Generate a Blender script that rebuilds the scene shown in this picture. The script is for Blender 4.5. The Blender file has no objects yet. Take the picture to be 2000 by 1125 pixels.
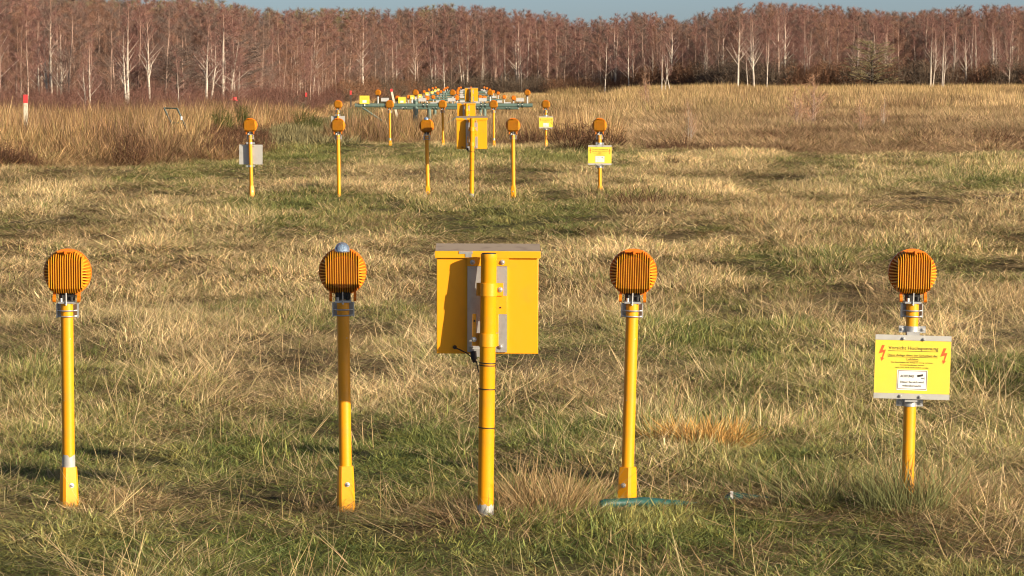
import bpy, bmesh, math, random
import numpy as np
from mathutils import Vector, Matrix

C = bpy.context.scene.collection
SC = bpy.context.scene
R = math.radians

# ------------------------------------------------------------------ camera
CAM_Z = 1.72
FPX = 6667.0                       # focal length in photograph pixels (2000 wide)
PITCH = math.atan(412.5 / FPX)
cam_d = bpy.data.cameras.new('camera')
cam_d.sensor_width = 36.0
cam_d.lens = FPX / 2000.0 * 36.0
cam_d.clip_start = 0.5
cam_d.clip_end = 6000.0
cam = bpy.data.objects.new('camera', cam_d)
C.objects.link(cam)
cam.location = (0, 0, CAM_Z)
cam.rotation_euler = (R(90) - PITCH, 0, 0)
SC.camera = cam

# ------------------------------------------------------------------ sky and sun
SUN_EL, SUN_AZ = 16.0, 50.0        # azimuth: degrees to the right of straight behind the camera
world = bpy.data.worlds.new('World')
SC.world = world
world.use_nodes = True
wn = world.node_tree.nodes
wl = world.node_tree.links
wn.clear()
sky = wn.new('ShaderNodeTexSky')
sky.sky_type = 'NISHITA'
sky.sun_disc = False
sky.sun_elevation = R(SUN_EL)
sky.sun_rotation = R(180 - SUN_AZ)
sky.altitude = 30
sky.air_density = 0.5
sky.dust_density = 1.0
sky.ozone_density = 1.5
bg = wn.new('ShaderNodeBackground')
bg.inputs['Strength'].default_value = 0.075
wo = wn.new('ShaderNodeOutputWorld')
wl.new(sky.outputs[0], bg.inputs[0])
wl.new(bg.outputs[0], wo.inputs[0])

sun_d = bpy.data.lights.new('sun', 'SUN')
sun_d.energy = 5.0
sun_d.angle = R(0.53)
sun_d.color = (1.0, 0.86, 0.66)
sun = bpy.data.objects.new('sun', sun_d)
C.objects.link(sun)
sv = Vector((math.sin(R(SUN_AZ)) * math.cos(R(SUN_EL)), -math.cos(R(SUN_AZ)) * math.cos(R(SUN_EL)), math.sin(R(SUN_EL))))
sun.rotation_euler = sv.to_track_quat('Z', 'Y').to_euler()
sun.location = (20, -20, 20)

SC.view_settings.view_transform = 'Standard'
SC.view_settings.look = 'None'
SC.view_settings.exposure = 0.65
SC.view_settings.gamma = 1.0
SC.view_settings.use_curve_mapping = False
SC.render.engine = 'CYCLES'
SC.cycles.max_bounces = 5
SC.cycles.diffuse_bounces = 2
SC.cycles.filter_width = 1.05
SC.cycles.transparent_max_bounces = 4

# ------------------------------------------------------------------ helpers
def at(px, py, d):
    """world point seen at photograph pixel (px, py) at world depth y = d"""
    u = (px - 1000.0) / FPX
    v = (562.5 - py) / FPX
    cp, sp = math.cos(PITCH), math.sin(PITCH)
    dy = cp + v * sp
    dz = -sp + v * cp
    k = d / dy
    return Vector((u * k, d, CAM_Z + dz * k))

_tabs = {}
def vnoise(x, y, seed=0):
    if seed not in _tabs:
        _tabs[seed] = np.random.RandomState(1000 + seed).rand(256, 256)
    t = _tabs[seed]
    x = np.asarray(x, float); y = np.asarray(y, float)
    xi = np.floor(x).astype(int); yi = np.floor(y).astype(int)
    fx = x - xi; fy = y - yi
    fx = fx * fx * (3 - 2 * fx); fy = fy * fy * (3 - 2 * fy)
    a = t[xi & 255, yi & 255]; b = t[(xi + 1) & 255, yi & 255]
    c = t[xi & 255, (yi + 1) & 255]; d = t[(xi + 1) & 255, (yi + 1) & 255]
    return (a * (1 - fx) + b * fx) * (1 - fy) + (c * (1 - fx) + d * fx) * fy
def fbm(x, y, seed=0, oct=3):
    s = 0.0; a = 1.0; n = 0.0
    for i in range(oct):
        s = s + a * vnoise(np.asarray(x) * 2 ** i + 17.3 * i, np.asarray(y) * 2 ** i + 5.1 * i, seed + i)
        n += a; a *= 0.5
    return s / n
def sstep(a, b, x):
    t = np.clip((np.asarray(x, float) - a) / (b - a), 0, 1)
    return t * t * (3 - 2 * t)

ROW_Y = {1: 13.56, 2: 43.9, 3: 73.9}
ROW_D = 30.0
HEAD_Z = 0.93
ZB = {1: at(669, 532, ROW_Y[1]).z - HEAD_Z, 2: at(833, 245, ROW_Y[2]).z - HEAD_Z, 3: at(864, 204, ROW_Y[3]).z - HEAD_Z}
KY = [0, 11.0, 13.56, 28, 43.9, 58, 73.9, 78, 90, 105, 140, 250, 335, 420, 1500]
KZ = [0.02, ZB[1] - .01, ZB[1], 0.05, ZB[2], ZB[2] + .0, ZB[3], ZB[3] - .02, -0.18, -0.35, -0.38, -0.28, -0.12, 0.1, 0.5]
KZ_R = [0.02, ZB[1] - .01, ZB[1], 0.05, ZB[2], ZB[2] - .02, ZB[3] - .06, ZB[3] - .08, 0.06, 0.08, 0.10, 0.26, 0.42, 0.6, 0.8]
KZ_L = [0.02, ZB[1] - .01, ZB[1], 0.05, ZB[2], ZB[2] - .02, ZB[3] - .04, 0.14, 0.12, 0.10, 0.05, 0.0, 0.1, 0.3, 0.5]
def ground_z(x, y):
    x = np.asarray(x, float); y = np.asarray(y, float)
    s = x / np.maximum(y, 1.0)
    zc = np.interp(y, KY, KZ); zr = np.interp(y, KY, KZ_R); zl = np.interp(y, KY, KZ_L)
    wr = sstep(0.015, 0.06, s); wl_ = sstep(0.05, 0.085, -s)
    z = zc * (1 - wr - wl_) + zr * wr + zl * wl_
    amp = np.interp(y, [0, 11, 14.5, 20, 60, 80, 400], [.04, .06, .08, .17, .20, .20, .3])
    z = z + amp * (fbm(x / 1.3, y / 1.9, 3, 3) - 0.5) + 0.6 * amp * (fbm(x / 4.5, y / 7.0, 7, 2) - 0.5)
    z = z + np.interp(y, [0, 11, 14, 18, 45, 62, 75], [.03, .035, .05, .085, .10, .06, 0]) * (fbm(x / .42, y / .75, 13, 2) - 0.5)
    z = z + 0.05 * np.exp(-((x + .1) / .5) ** 2 - ((y - 12.9) / .35) ** 2)
    return z
def gz(x, y):
    return float(ground_z(np.array([x]), np.array([y]))[0])
def ground_at(px, py):
    """march a pixel's ray to the ground"""
    ds = np.geomspace(8, 900, 1500)
    u = (px - 1000.0) / FPX; v = (562.5 - py) / FPX
    cp, sp = math.cos(PITCH), math.sin(PITCH)
    k = ds / (cp + v * sp)
    X = u * k; Z = CAM_Z + (-sp + v * cp) * k
    hit = np.nonzero(Z < ground_z(X, ds))[0]
    i = hit[0] if len(hit) else len(ds) - 1
    return Vector((X[i], ds[i], gz(X[i], ds[i])))

def tag(o, label=None, cat=None, group=None, kind=None):
    if label: o['label'] = label
    if cat: o['category'] = cat
    if group: o['group'] = group
    if kind: o['kind'] = kind
    return o
def thing(name, label, cat, loc=(0, 0, 0), rot=(0, 0, 0), group=None):
    o = bpy.data.objects.new(name, None)
    o.empty_display_size = 0.2
    C.objects.link(o)
    o.location = loc; o.rotation_euler = rot
    return tag(o, label, cat, group)
def copy_tree(o, parent=None):
    c = o.copy()
    C.objects.link(c)
    if parent is not None: c.parent = parent
    for ch in list(o.children):
        copy_tree(ch, c)
    return c
def dup(root, loc, rot=(0, 0, 0), label=None, group=None, cat=None):
    c = copy_tree(root)
    c.location = loc; c.rotation_euler = rot
    if label: c['label'] = label
    if group: c['group'] = group
    elif 'group' in c.keys() and group == '': del c['group']
    return c

class MB:
    def __init__(self):
        self.v = []; self.f = []; self.m = []
    def add(self, vs, fs, mi=0):
        n = len(self.v)
        self.v.extend([tuple(p) for p in vs])
        for f in fs:
            self.f.append([i + n for i in f]); self.m.append(mi)
        return self
    def box(self, c, s, rot=None, mi=0, pivot=None):
        hx, hy, hz = s[0] / 2, s[1] / 2, s[2] / 2
        vs = [Vector((x, y, z)) for x in (-hx, hx) for y in (-hy, hy) for z in (-hz, hz)]
        if rot is not None:
            m = Matrix.Rotation(rot[2], 3, 'Z') @ Matrix.Rotation(rot[1], 3, 'Y') @ Matrix.Rotation(rot[0], 3, 'X')
            vs = [m @ p for p in vs]
        vs = [p + Vector(c) for p in vs]
        fs = [(0, 1, 3, 2), (4, 6, 7, 5), (0, 4, 5, 1), (2, 3, 7, 6), (0, 2, 6, 4), (1, 5, 7, 3)]
        return self.add(vs, fs, mi)
    def tube(self, path, rad, n=12, caps=True, mi=0):
        P = [Vector(p) for p in path]
        if not hasattr(rad, '__len__'): rad = [rad] * len(P)
        vs = []; fs = []
        up = None
        for i, p in enumerate(P):
            t = (P[min(i + 1, len(P) - 1)] - P[max(i - 1, 0)])
            if t.length < 1e-9: t = Vector((0, 0, 1))
            t.normalize()
            if up is None:
                a = Vector((1, 0, 0)) if abs(t.x) < 0.9 else Vector((0, 1, 0))
                up = (a - t * a.dot(t)).normalized()
            else:
                up = (up - t * up.dot(t))
                if up.length < 1e-6:
                    a = Vector((1, 0, 0)) if abs(t.x) < 0.9 else Vector((0, 1, 0))
                    up = (a - t * a.dot(t))
                up.normalize()
            s = t.cross(up)
            for k in range(n):
                a = 2 * math.pi * k / n
                vs.append(p + (up * math.cos(a) + s * math.sin(a)) * rad[i])
        for i in range(len(P) - 1):
            for k in range(n):
                k2 = (k + 1) % n
                fs.append((i * n + k, i * n + k2, (i + 1) * n + k2, (i + 1) * n + k))
        if caps:
            fs.append(tuple(range(n - 1, -1, -1)))
            fs.append(tuple((len(P) - 1) * n + k for k in range(n)))
        return self.add(vs, fs, mi)
    def prism(self, poly, a0, a1, axis='x', mi=0):
        """poly of 2D points extruded along an axis from a0 to a1"""
        n = len(poly)
        def mk(p, a):
            if axis == 'x': return (a, p[0], p[1])
            if axis == 'y': return (p[0], a, p[1])
            return (p[0], p[1], a)
        vs = [mk(p, a0) for p in poly] + [mk(p, a1) for p in poly]
        fs = [tuple(range(n - 1, -1, -1)), tuple(range(n, 2 * n))]
        for i in range(n):
            j = (i + 1) % n
            fs.append((i, j, n + j, n + i))
        return self.add(vs, fs, mi)
    def ring(self, c, r0, r1, y0, y1, n=32, mi=0):
        """annulus about the y axis"""
        vs = []; fs = []
        for k in range(n):
            a = 2 * math.pi * k / n
            for (r, y) in ((r0, y0), (r1, y0), (r1, y1), (r0, y1)):
                vs.append((c[0] + r * math.cos(a), c[1] + y, c[2] + r * math.sin(a)))
        for k in range(n):
            j = (k + 1) % n
            for q in range(4):
                q2 = (q + 1) % 4
                fs.append((k * 4 + q, k * 4 + q2, j * 4 + q2, j * 4 + q))
        return self.add(vs, fs, mi)
    def mesh(self, name, mats, smooth=True, angle=40):
        me = bpy.data.meshes.new(name)
        me.from_pydata(self.v, [], self.f)
        bm = bmesh.new(); bm.from_mesh(me)
        bmesh.ops.recalc_face_normals(bm, faces=bm.faces)
        bm.to_mesh(me); bm.free()
        if not isinstance(mats, (list, tuple)): mats = [mats]
        for m in mats: me.materials.append(m)
        me.polygons.foreach_set('material_index', self.m)
        me.polygons.foreach_set('use_smooth', [smooth] * len(self.f))
        if smooth: me.set_sharp_from_angle(angle=R(angle))
        me.update()
        return me
    def build(self, name, mats, parent=None, smooth=True, angle=40, bevel=0):
        o = bpy.data.objects.new(name, self.mesh(name, mats, smooth, angle))
        C.objects.link(o)
        if parent is not None: o.parent = parent
        if bevel:
            b = o.modifiers.new('bevel', 'BEVEL'); b.width = bevel; b.segments = 2; b.limit_method = 'ANGLE'
        return o

# ------------------------------------------------------------------ materials
def new_mat(name):
    m = bpy.data.materials.new(name)
    m.use_nodes = True
    nt = m.node_tree
    bs = nt.nodes['Principled BSDF']
    return m, nt, bs
def paint(name, col, rough=0.42, dirt=(0.25, 0.19, 0.10), dirt_amt=0.35, scale=9.0, metallic=0.0, bump=0.0, chips=None):
    m, nt, bs = new_mat(name)
    N, L = nt.nodes, nt.links
    tc = N.new('ShaderNodeTexCoord')
    n1 = N.new('ShaderNodeTexNoise'); n1.inputs['Scale'].default_value = scale; n1.inputs['Detail'].default_value = 6
    L.new(tc.outputs['Object'], n1.inputs['Vector'])
    rp = N.new('ShaderNodeMapRange'); rp.inputs['From Min'].default_value = 0.52; rp.inputs['From Max'].default_value = 0.8
    rp.inputs['To Max'].default_value = dirt_amt
    L.new(n1.outputs['Fac'], rp.inputs['Value'])
    mx = N.new('ShaderNodeMix'); mx.data_type = 'RGBA'
    mx.inputs['A'].default_value = (*col, 1); mx.inputs['B'].default_value = (*dirt, 1)
    L.new(rp.outputs['Result'], mx.inputs['Factor'])
    out = mx.outputs['Result']
    if chips:
        n3 = N.new('ShaderNodeTexNoise'); n3.inputs['Scale'].default_value = 38; n3.inputs['Detail'].default_value = 3
        L.new(tc.outputs['Object'], n3.inputs['Vector'])
        r3 = N.new('ShaderNodeMapRange'); r3.inputs['From Min'].default_value = 0.735; r3.inputs['From Max'].default_value = 0.75
        L.new(n3.outputs['Fac'], r3.inputs['Value'])
        m3 = N.new('ShaderNodeMix'); m3.data_type = 'RGBA'
        L.new(out, m3.inputs['A']); m3.inputs['B'].default_value = (*chips, 1)
        L.new(r3.outputs['Result'], m3.inputs['Factor'])
        out = m3.outputs['Result']
    L.new(out, bs.inputs['Base Color'])
    n2 = N.new('ShaderNodeTexNoise'); n2.inputs['Scale'].default_value = scale * 5
    L.new(tc.outputs['Object'], n2.inputs['Vector'])
    r2 = N.new('ShaderNodeMapRange'); r2.inputs['To Min'].default_value = rough - 0.08; r2.inputs['To Max'].default_value = rough + 0.14
    L.new(n2.outputs['Fac'], r2.inputs['Value']); L.new(r2.outputs['Result'], bs.inputs['Roughness'])
    bs.inputs['Metallic'].default_value = metallic
    if bump:
        b = N.new('ShaderNodeBump'); b.inputs['Strength'].default_value = bump; b.inputs['Distance'].default_value = 0.002
        L.new(n2.outputs['Fac'], b.inputs['Height']); L.new(b.outputs['Normal'], bs.inputs['Normal'])
    return m

YEL = (0.84, 0.345, 0.003)
M_YEL = paint('yellow_paint', YEL, 0.40, (0.46, 0.23, 0.04), 0.65, 8, chips=(0.50, 0.44, 0.32))
M_BOX = paint('cabinet_yellow_paint', (0.86, 0.365, 0.002), 0.5, (0.52, 0.26, 0.03), 0.6, 6, bump=0.1)
M_HEAD = paint('head_paint_shade_tone', (0.74, 0.18, 0.001), 0.45, (0.45, 0.17, 0.02), 0.4, 14)  # lamp paint deepened to orange: shade between the fins put into the colour
M_FIN = paint('fin_paint_lit_tone', (0.89, 0.365, 0.014), 0.42, (0.45, 0.17, 0.03), 0.4, 14)  # same lamp paint, lightened: bright fin edges put into the colour
M_LIDTOP = paint('weathered_lid_paint', (0.36, 0.28, 0.20), 0.7, (0.17, 0.12, 0.09), 0.8, 16)
M_GALV = paint('galvanised_steel', (0.52, 0.52, 0.50), 0.42, (0.33, 0.31, 0.28), 0.7, 25, metallic=0.65)
M_ALU = paint('aluminium_sheet', (0.50, 0.49, 0.45), 0.5, (0.36, 0.34, 0.30), 0.6, 12, metallic=0.45)
M_PRIMER = paint('bare_zinc', (0.46, 0.45, 0.42), 0.55, (0.34, 0.32, 0.28), 0.7, 30, metallic=0.2)
M_BLACK = paint('black_rubber', (0.016, 0.015, 0.014), 0.55, (0.05, 0.04, 0.03), 0.5, 20)
M_GREEN = paint('green_steel_paint', (0.105, 0.165, 0.135), 0.45, (0.20, 0.21, 0.16), 0.5, 4)
M_BOXGREY = paint('grey_white_plastic', (0.50, 0.49, 0.46), 0.5, (0.34, 0.32, 0.28), 0.5, 8)
M_WHITE = paint('white_paint', (0.74, 0.72, 0.67), 0.5, (0.5, 0.46, 0.38), 0.5, 8)
M_SIGNY = paint('sign_yellow', (0.78, 0.585, 0.055), 0.45, (0.58, 0.46, 0.10), 0.5, 7)
M_SIGNW = paint('sign_white', (0.80, 0.79, 0.74), 0.45, (0.65, 0.62, 0.55), 0.3, 14)
M_INK = paint('sign_ink', (0.035, 0.028, 0.02), 0.5, (0.06, 0.05, 0.03), 0.2, 14)
M_INKB = paint('sign_brown_ink', (0.16, 0.07, 0.05), 0.5, (0.10, 0.06, 0.03), 0.2, 14)
M_RED = paint('sign_red', (0.72, 0.11, 0.02), 0.45, (0.5, 0.1, 0.03), 0.3, 14)
M_POSTW = paint('post_white', (0.66, 0.60, 0.46), 0.6, (0.30, 0.26, 0.16), 0.9, 14)
M_POSTR = paint('post_red', (0.72, 0.05, 0.05), 0.5, (0.45, 0.06, 0.05), 0.4, 14)
M_PIPE = paint('teal_conduit', (0.016, 0.085, 0.07), 0.4, (0.10, 0.12, 0.08), 0.9, 11)
M_DKGREEN = paint('dark_green_steel', (0.02, 0.042, 0.034), 0.45, (0.06, 0.07, 0.05), 0.5, 8)

def glass_mat():
    m, nt, bs = new_mat('clear_dome_glass')
    bs.inputs['Base Color'].default_value = (0.42, 0.58, 0.80, 1)
    bs.inputs['Roughness'].default_value = 0.04
    bs.inputs['Transmission Weight'].default_value = 0.75
    bs.inputs['IOR'].default_value = 1.45
    return m
M_GLASS = glass_mat()

def plant_mat(name, translucent=0.25, instanced=True, base=(1, 1, 1), rough_var=True):
    """blades and twigs: colour of the tuft (per instance) times colour of the blade (per vertex)"""
    m = bpy.data.materials.new(name)
    m.use_nodes = True
    N, L = m.node_tree.nodes, m.node_tree.links
    N.clear()
    a = N.new('ShaderNodeAttribute'); a.attribute_name = 'shade'; a.attribute_type = 'GEOMETRY'
    if instanced:
        b = N.new('ShaderNodeAttribute'); b.attribute_name = 'tint'; b.attribute_type = 'INSTANCER'
        bc = b.outputs['Color']
    else:
        b = N.new('ShaderNodeRGB'); b.outputs[0].default_value = (*base, 1)
        bc = b.outputs[0]
    mx = N.new('ShaderNodeMix'); mx.data_type = 'RGBA'; mx.blend_type = 'MULTIPLY'; mx.inputs['Factor'].default_value = 1
    L.new(bc, mx.inputs['A']); L.new(a.outputs['Color'], mx.inputs['B'])
    df = N.new('ShaderNodeBsdfDiffuse'); tr = N.new('ShaderNodeBsdfTranslucent')
    L.new(mx.outputs['Result'], df.inputs['Color']); L.new(mx.outputs['Result'], tr.inputs['Color'])
    ms = N.new('ShaderNodeMixShader'); ms.inputs[0].default_value = translucent
    L.new(df.outputs[0], ms.inputs[1]); L.new(tr.outputs[0], ms.inputs[2])
    o = N.new('ShaderNodeOutputMaterial'); L.new(ms.outputs[0], o.inputs[0])
    return m
M_GRASS = plant_mat('grass_blades', 0.22)
M_TWIG_I = plant_mat('twig_mass', 0.0)

def bark_mat(name, c1, c2, brown):
    m, nt, bs = new_mat(name)
    N, L = nt.nodes, nt.links
    tc = N.new('ShaderNodeTexCoord')
    mp = N.new('ShaderNodeMapping'); mp.inputs['Scale'].default_value = (3, 3, 9)
    L.new(tc.outputs['Object'], mp.inputs['Vector'])
    n = N.new('ShaderNodeTexNoise'); n.inputs['Scale'].default_value = 1.6; n.inputs['Detail'].default_value = 4
    L.new(mp.outputs[0], n.inputs['Vector'])
    r = N.new('ShaderNodeMapRange'); r.inputs['From Min'].default_value = 0.55; r.inputs['From Max'].default_value = 0.66
    L.new(n.outputs['Fac'], r.inputs['Value'])
    mx = N.new('ShaderNodeMix'); mx.data_type = 'RGBA'
    mx.inputs['A'].default_value = (*c1, 1); mx.inputs['B'].default_value = (*c2, 1)
    L.new(r.outputs['Result'], mx.inputs['Factor'])
    sp = N.new('ShaderNodeSeparateXYZ'); L.new(tc.outputs['Object'], sp.inputs[0])
    h = N.new('ShaderNodeMapRange'); h.inputs['From Min'].default_value = 3.5; h.inputs['From Max'].default_value = 7.5
    L.new(sp.outputs['Z'], h.inputs['Value'])
    m2 = N.new('ShaderNodeMix'); m2.data_type = 'RGBA'
    L.new(h.outputs['Result'], m2.inputs['Factor']); L.new(mx.outputs['Result'], m2.inputs['A'])
    m2.inputs['B'].default_value = (*brown, 1)
    L.new(m2.outputs['Result'], bs.inputs['Base Color'])
    bs.inputs['Roughness'].default_value = 0.85
    bs.inputs['Specular IOR Level'].default_value = 0.1
    return m
M_BARK = bark_mat('birch_bark', (0.60, 0.51, 0.41), (0.17, 0.12, 0.09), (0.30, 0.17, 0.12))
M_BARKD = bark_mat('dull_birch_bark', (0.40, 0.28, 0.21), (0.17, 0.11, 0.085), (0.26, 0.155, 0.115))
M_BARKOAK = bark_mat('dark_bark', (0.085, 0.07, 0.055), (0.05, 0.04, 0.03), (0.10, 0.08, 0.055))
M_TWIG = {
    'red': plant_mat('red_brown_twigs', 0.0, False, (0.262, 0.140, 0.114)),
    'rust': plant_mat('rust_twigs', 0.0, False, (0.285, 0.160, 0.110)),
    'grey': plant_mat('grey_brown_twigs', 0.0, False, (0.195, 0.138, 0.112)),
    'olive': plant_mat('olive_twigs', 0.0, False, (0.25, 0.205, 0.11)),
    'thick': plant_mat('thicket_twigs', 0.0, False, (0.175, 0.092, 0.070)),
    'brack': plant_mat('bracken_rust', 0.0, False, (0.20, 0.108, 0.065)),
    'brush': plant_mat('dark_brush', 0.0, False, (0.135, 0.098, 0.070)),
    'sapling': plant_mat('sapling_twigs', 0.0, False, (0.40, 0.23, 0.14)),
    'broom': plant_mat('broom_green', 0.1, False, (0.075, 0.085, 0.025)),
    'heath': plant_mat('heath_brown', 0.0, False, (0.115, 0.062, 0.038)),
    'straw': plant_mat('straw_tuft', 0.2, False, (0.42, 0.29, 0.14)),
    'orange': plant_mat('orange_straw_tuft', 0.2, False, (0.66, 0.38, 0.12)),
    'sedge': plant_mat('green_sedge', 0.2, False, (0.24, 0.245, 0.10)),
}
# ------------------------------------------------------------------ ground
def make_ground():
    ys = np.concatenate([np.linspace(-30, 9, 14), np.linspace(9.4, 48, 260), np.linspace(48.5, 110, 130), np.geomspace(112, 1500, 90)])
    us = np.concatenate([np.linspace(-6, -1.25, 14)[:-1], np.linspace(-1.25, 1.25, 170), np.linspace(1.25, 6, 14)[1:]])
    Y, U = np.meshgrid(ys, us, indexing='ij')
    X = U * np.maximum(4.0 + 0.15 * Y, 3.0)
    X = np.where(np.abs(U) > 1.25, X + np.sign(U) * (np.abs(U) - 1.25) * 60, X)
    Z = ground_z(X, np.maximum(Y, 0.5))
    nv = len(us)
    V = np.stack([X, Y, Z], -1).reshape(-1, 3)
    F = []
    for i in range(len(ys) - 1):
        for j in range(nv - 1):
            F.append((i * nv + j, i * nv + j + 1, (i + 1) * nv + j + 1, (i + 1) * nv + j))
    me = bpy.data.meshes.new('ground')
    me.from_pydata(V.tolist(), [], F)
    g = green_map(X.ravel(), Y.ravel())
    at_ = me.attributes.new('green', 'FLOAT', 'POINT')
    at_.data.foreach_set('value', np.asarray(g, np.float32))
    me.polygons.foreach_set('use_smooth', [True] * len(F))
    m, nt, bs = new_mat('meadow_soil')
    N, L = nt.nodes, nt.links
    tc = N.new('ShaderNodeTexCoord')
    n1 = N.new('ShaderNodeTexNoise'); n1.inputs['Scale'].default_value = 6; n1.inputs['Detail'].default_value = 8; n1.inputs['Roughness'].default_value = 0.7
    L.new(tc.outputs['Object'], n1.inputs['Vector'])
    cr = N.new('ShaderNodeValToRGB')
    cr.color_ramp.elements[0].position = 0.3; cr.color_ramp.elements[0].color = (0.055, 0.038, 0.022, 1)
    cr.color_ramp.elements[1].position = 0.72; cr.color_ramp.elements[1].color = (0.26, 0.18, 0.09, 1)
    L.new(n1.outputs['Fac'], cr.inputs[0])
    ga = N.new('ShaderNodeAttribute'); ga.attribute_name = 'green'
    mx = N.new('ShaderNodeMix'); mx.data_type = 'RGBA'
    cr2 = N.new('ShaderNodeValToRGB')
    cr2.color_ramp.elements[0].position = 0.3; cr2.color_ramp.elements[0].color = (0.03, 0.035, 0.012, 1)
    cr2.color_ramp.elements[1].position = 0.75; cr2.color_ramp.elements[1].color = (0.12, 0.115, 0.045, 1)
    L.new(n1.outputs['Fac'], cr2.inputs[0])
    L.new(ga.outputs['Fac'], mx.inputs['Factor']); L.new(cr.outputs[0], mx.inputs['A']); L.new(cr2.outputs[0], mx.inputs['B'])
    L.new(mx.outputs['Result'], bs.inputs['Base Color'])
    bs.inputs['Roughness'].default_value = 0.95; bs.inputs['Specular IOR Level'].default_value = 0.1
    bp = N.new('ShaderNodeBump'); bp.inputs['Strength'].default_value = 0.8; bp.inputs['Distance'].default_value = 0.04
    L.new(n1.outputs['Fac'], bp.inputs['Height']); L.new(bp.outputs[0], bs.inputs['Normal'])
    me.materials.append(m)
    o = bpy.data.objects.new('ground', me)
    C.objects.link(o)
    tag(o, 'rough meadow ground under the dry and green grass', None, None, 'structure')

# patches of growth, read off the photograph and laid out on the ground as ellipses
# (px, py, half width px, half height px, weight)
def ell(lst):
    out = []
    for (px, py, rx, ry, w) in lst:
        p = ground_at(px, py)
        a = ground_at(px, py + ry); b = ground_at(px, max(py - ry, 200))
        out.append((p.x, p.y, rx * p.y / FPX, max((b.y - a.y) / 2, 0.15), w))
    return out
GREEN = ell([
    (980, 1085, 260, 45, .9), (1330, 1035, 190, 45, .75), (640, 1090, 260, 45, .55), (150, 1080, 260, 60, .5), (120, 880, 170, 90, .6),
    (1650, 1080, 200, 50, .25), (1560, 930, 120, 60, .55), (400, 890, 180, 60, .45), (790, 910, 120, 45, .55), (800, 880, 80, 40, .4), (150, 730, 170, 35, .55),
    (590, 630, 90, 30, .55), (780, 610, 70, 22, .4), (660, 404, 250, 24, .78), (960, 400, 180, 22, .78), (1240, 395, 80, 18, .5),
    (620, 305, 90, 18, .8), (850, 305, 150, 18, .75), (1090, 310, 140, 20, .8), (1215, 322, 30, 14, .6), (330, 350, 130, 14, .6), (470, 335, 110, 16, .6),
    (1390, 448, 60, 13, .8), (1500, 515, 70, 40, .5), (1330, 470, 90, 20, .3), (200, 440, 60, 12, .4), (1850, 292, 220, 8, .45), (1600, 300, 160, 8, .35),
    (450, 600, 80, 30, .35), (1180, 560, 60, 40, .3), (1480, 700, 90, 40, .25), (560, 850, 60, 40, .3), (1100, 840, 90, 40, .3), (240, 800, 200, 50, .25)])
BROWN = ell([
    (770, 440, 90, 14, .8), (1250, 395, 70, 20, .9), (1540, 425, 90, 20, .7), (1700, 430, 130, 18, .5), (1450, 345, 120, 10, .5),
    (1840, 420, 120, 16, .5), (300, 985, 90, 22, .5), (560, 990, 80, 20, .45), (900, 1000, 80, 20, .8), (1050, 990, 90, 25, .6),
    (1460, 1080, 140, 40, .7), (1780, 1040, 150, 40, .3), (1900, 1090, 120, 30, .5), (1150, 760, 120, 40, .3), (870, 640, 60, 30, .3), (1690, 580, 160, 60, .35), (130, 560, 120, 50, .25), (260, 400, 120, 9, .3)])
PALE = ell([
    (120, 398, 300, 24, 1.0), (420, 460, 200, 18, .5), (1650, 350, 300, 20, .6), (1850, 370, 250, 22, .7), (620, 350, 200, 12, .6), (1050, 355, 200, 12, .6),
    (470, 560, 160, 50, .5), (1400, 580, 150, 40, .4), (1600, 760, 120, 60, .3), (900, 740, 130, 40, .3), (1360, 850, 75, 32, 1.0), (250, 640, 150, 60, .4)])
TALL = ell([(1775, 975, 110, 30, 1.0), (1600, 965, 120, 35, .6), (1900, 950, 90, 40, .5), (1050, 985, 80, 30, .5), (1380, 860, 110, 35, .6), (1650, 890, 260, 40, .35)])
def blobs(lst, x, y):
    s = np.zeros_like(x)
    for (cx, cy, rx, ry, w) in lst:
        q = ((x - cx) / rx) ** 2 + ((y - cy) / ry) ** 2
        s = np.maximum(s, w * np.exp(-q * 0.8))
    return s
def green_map(x, y):
    x = np.asarray(x, float); y = np.asarray(y, float)
    ya = 0.45 + 0.018 * y
    n = fbm(x / ya * .55, y / (ya * 2.2), 21, 3)
    g = blobs(GREEN, x, y)
    near = np.interp(y, [10, 13.5, 16, 22, 40, 80], [.46, .38, .26, .14, .08, .05])
    v = near + g * 0.95 + (n - 0.5) * 1.6
    v = v - 0.5 * blobs(BROWN, x, y)
    far = sstep(78, 100, y)
    v = v * (1 - far) + far * ((np.abs(x - PATH_X(y)) < 1.6) * 0.75)
    return np.clip(v, 0, 1)
def PATH_X(y):
    return np.interp(y, [60, 90, 110, 150, 300], [-5.2, -6.1, -6.6, -7.4, -10.5])
make_ground()

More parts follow.
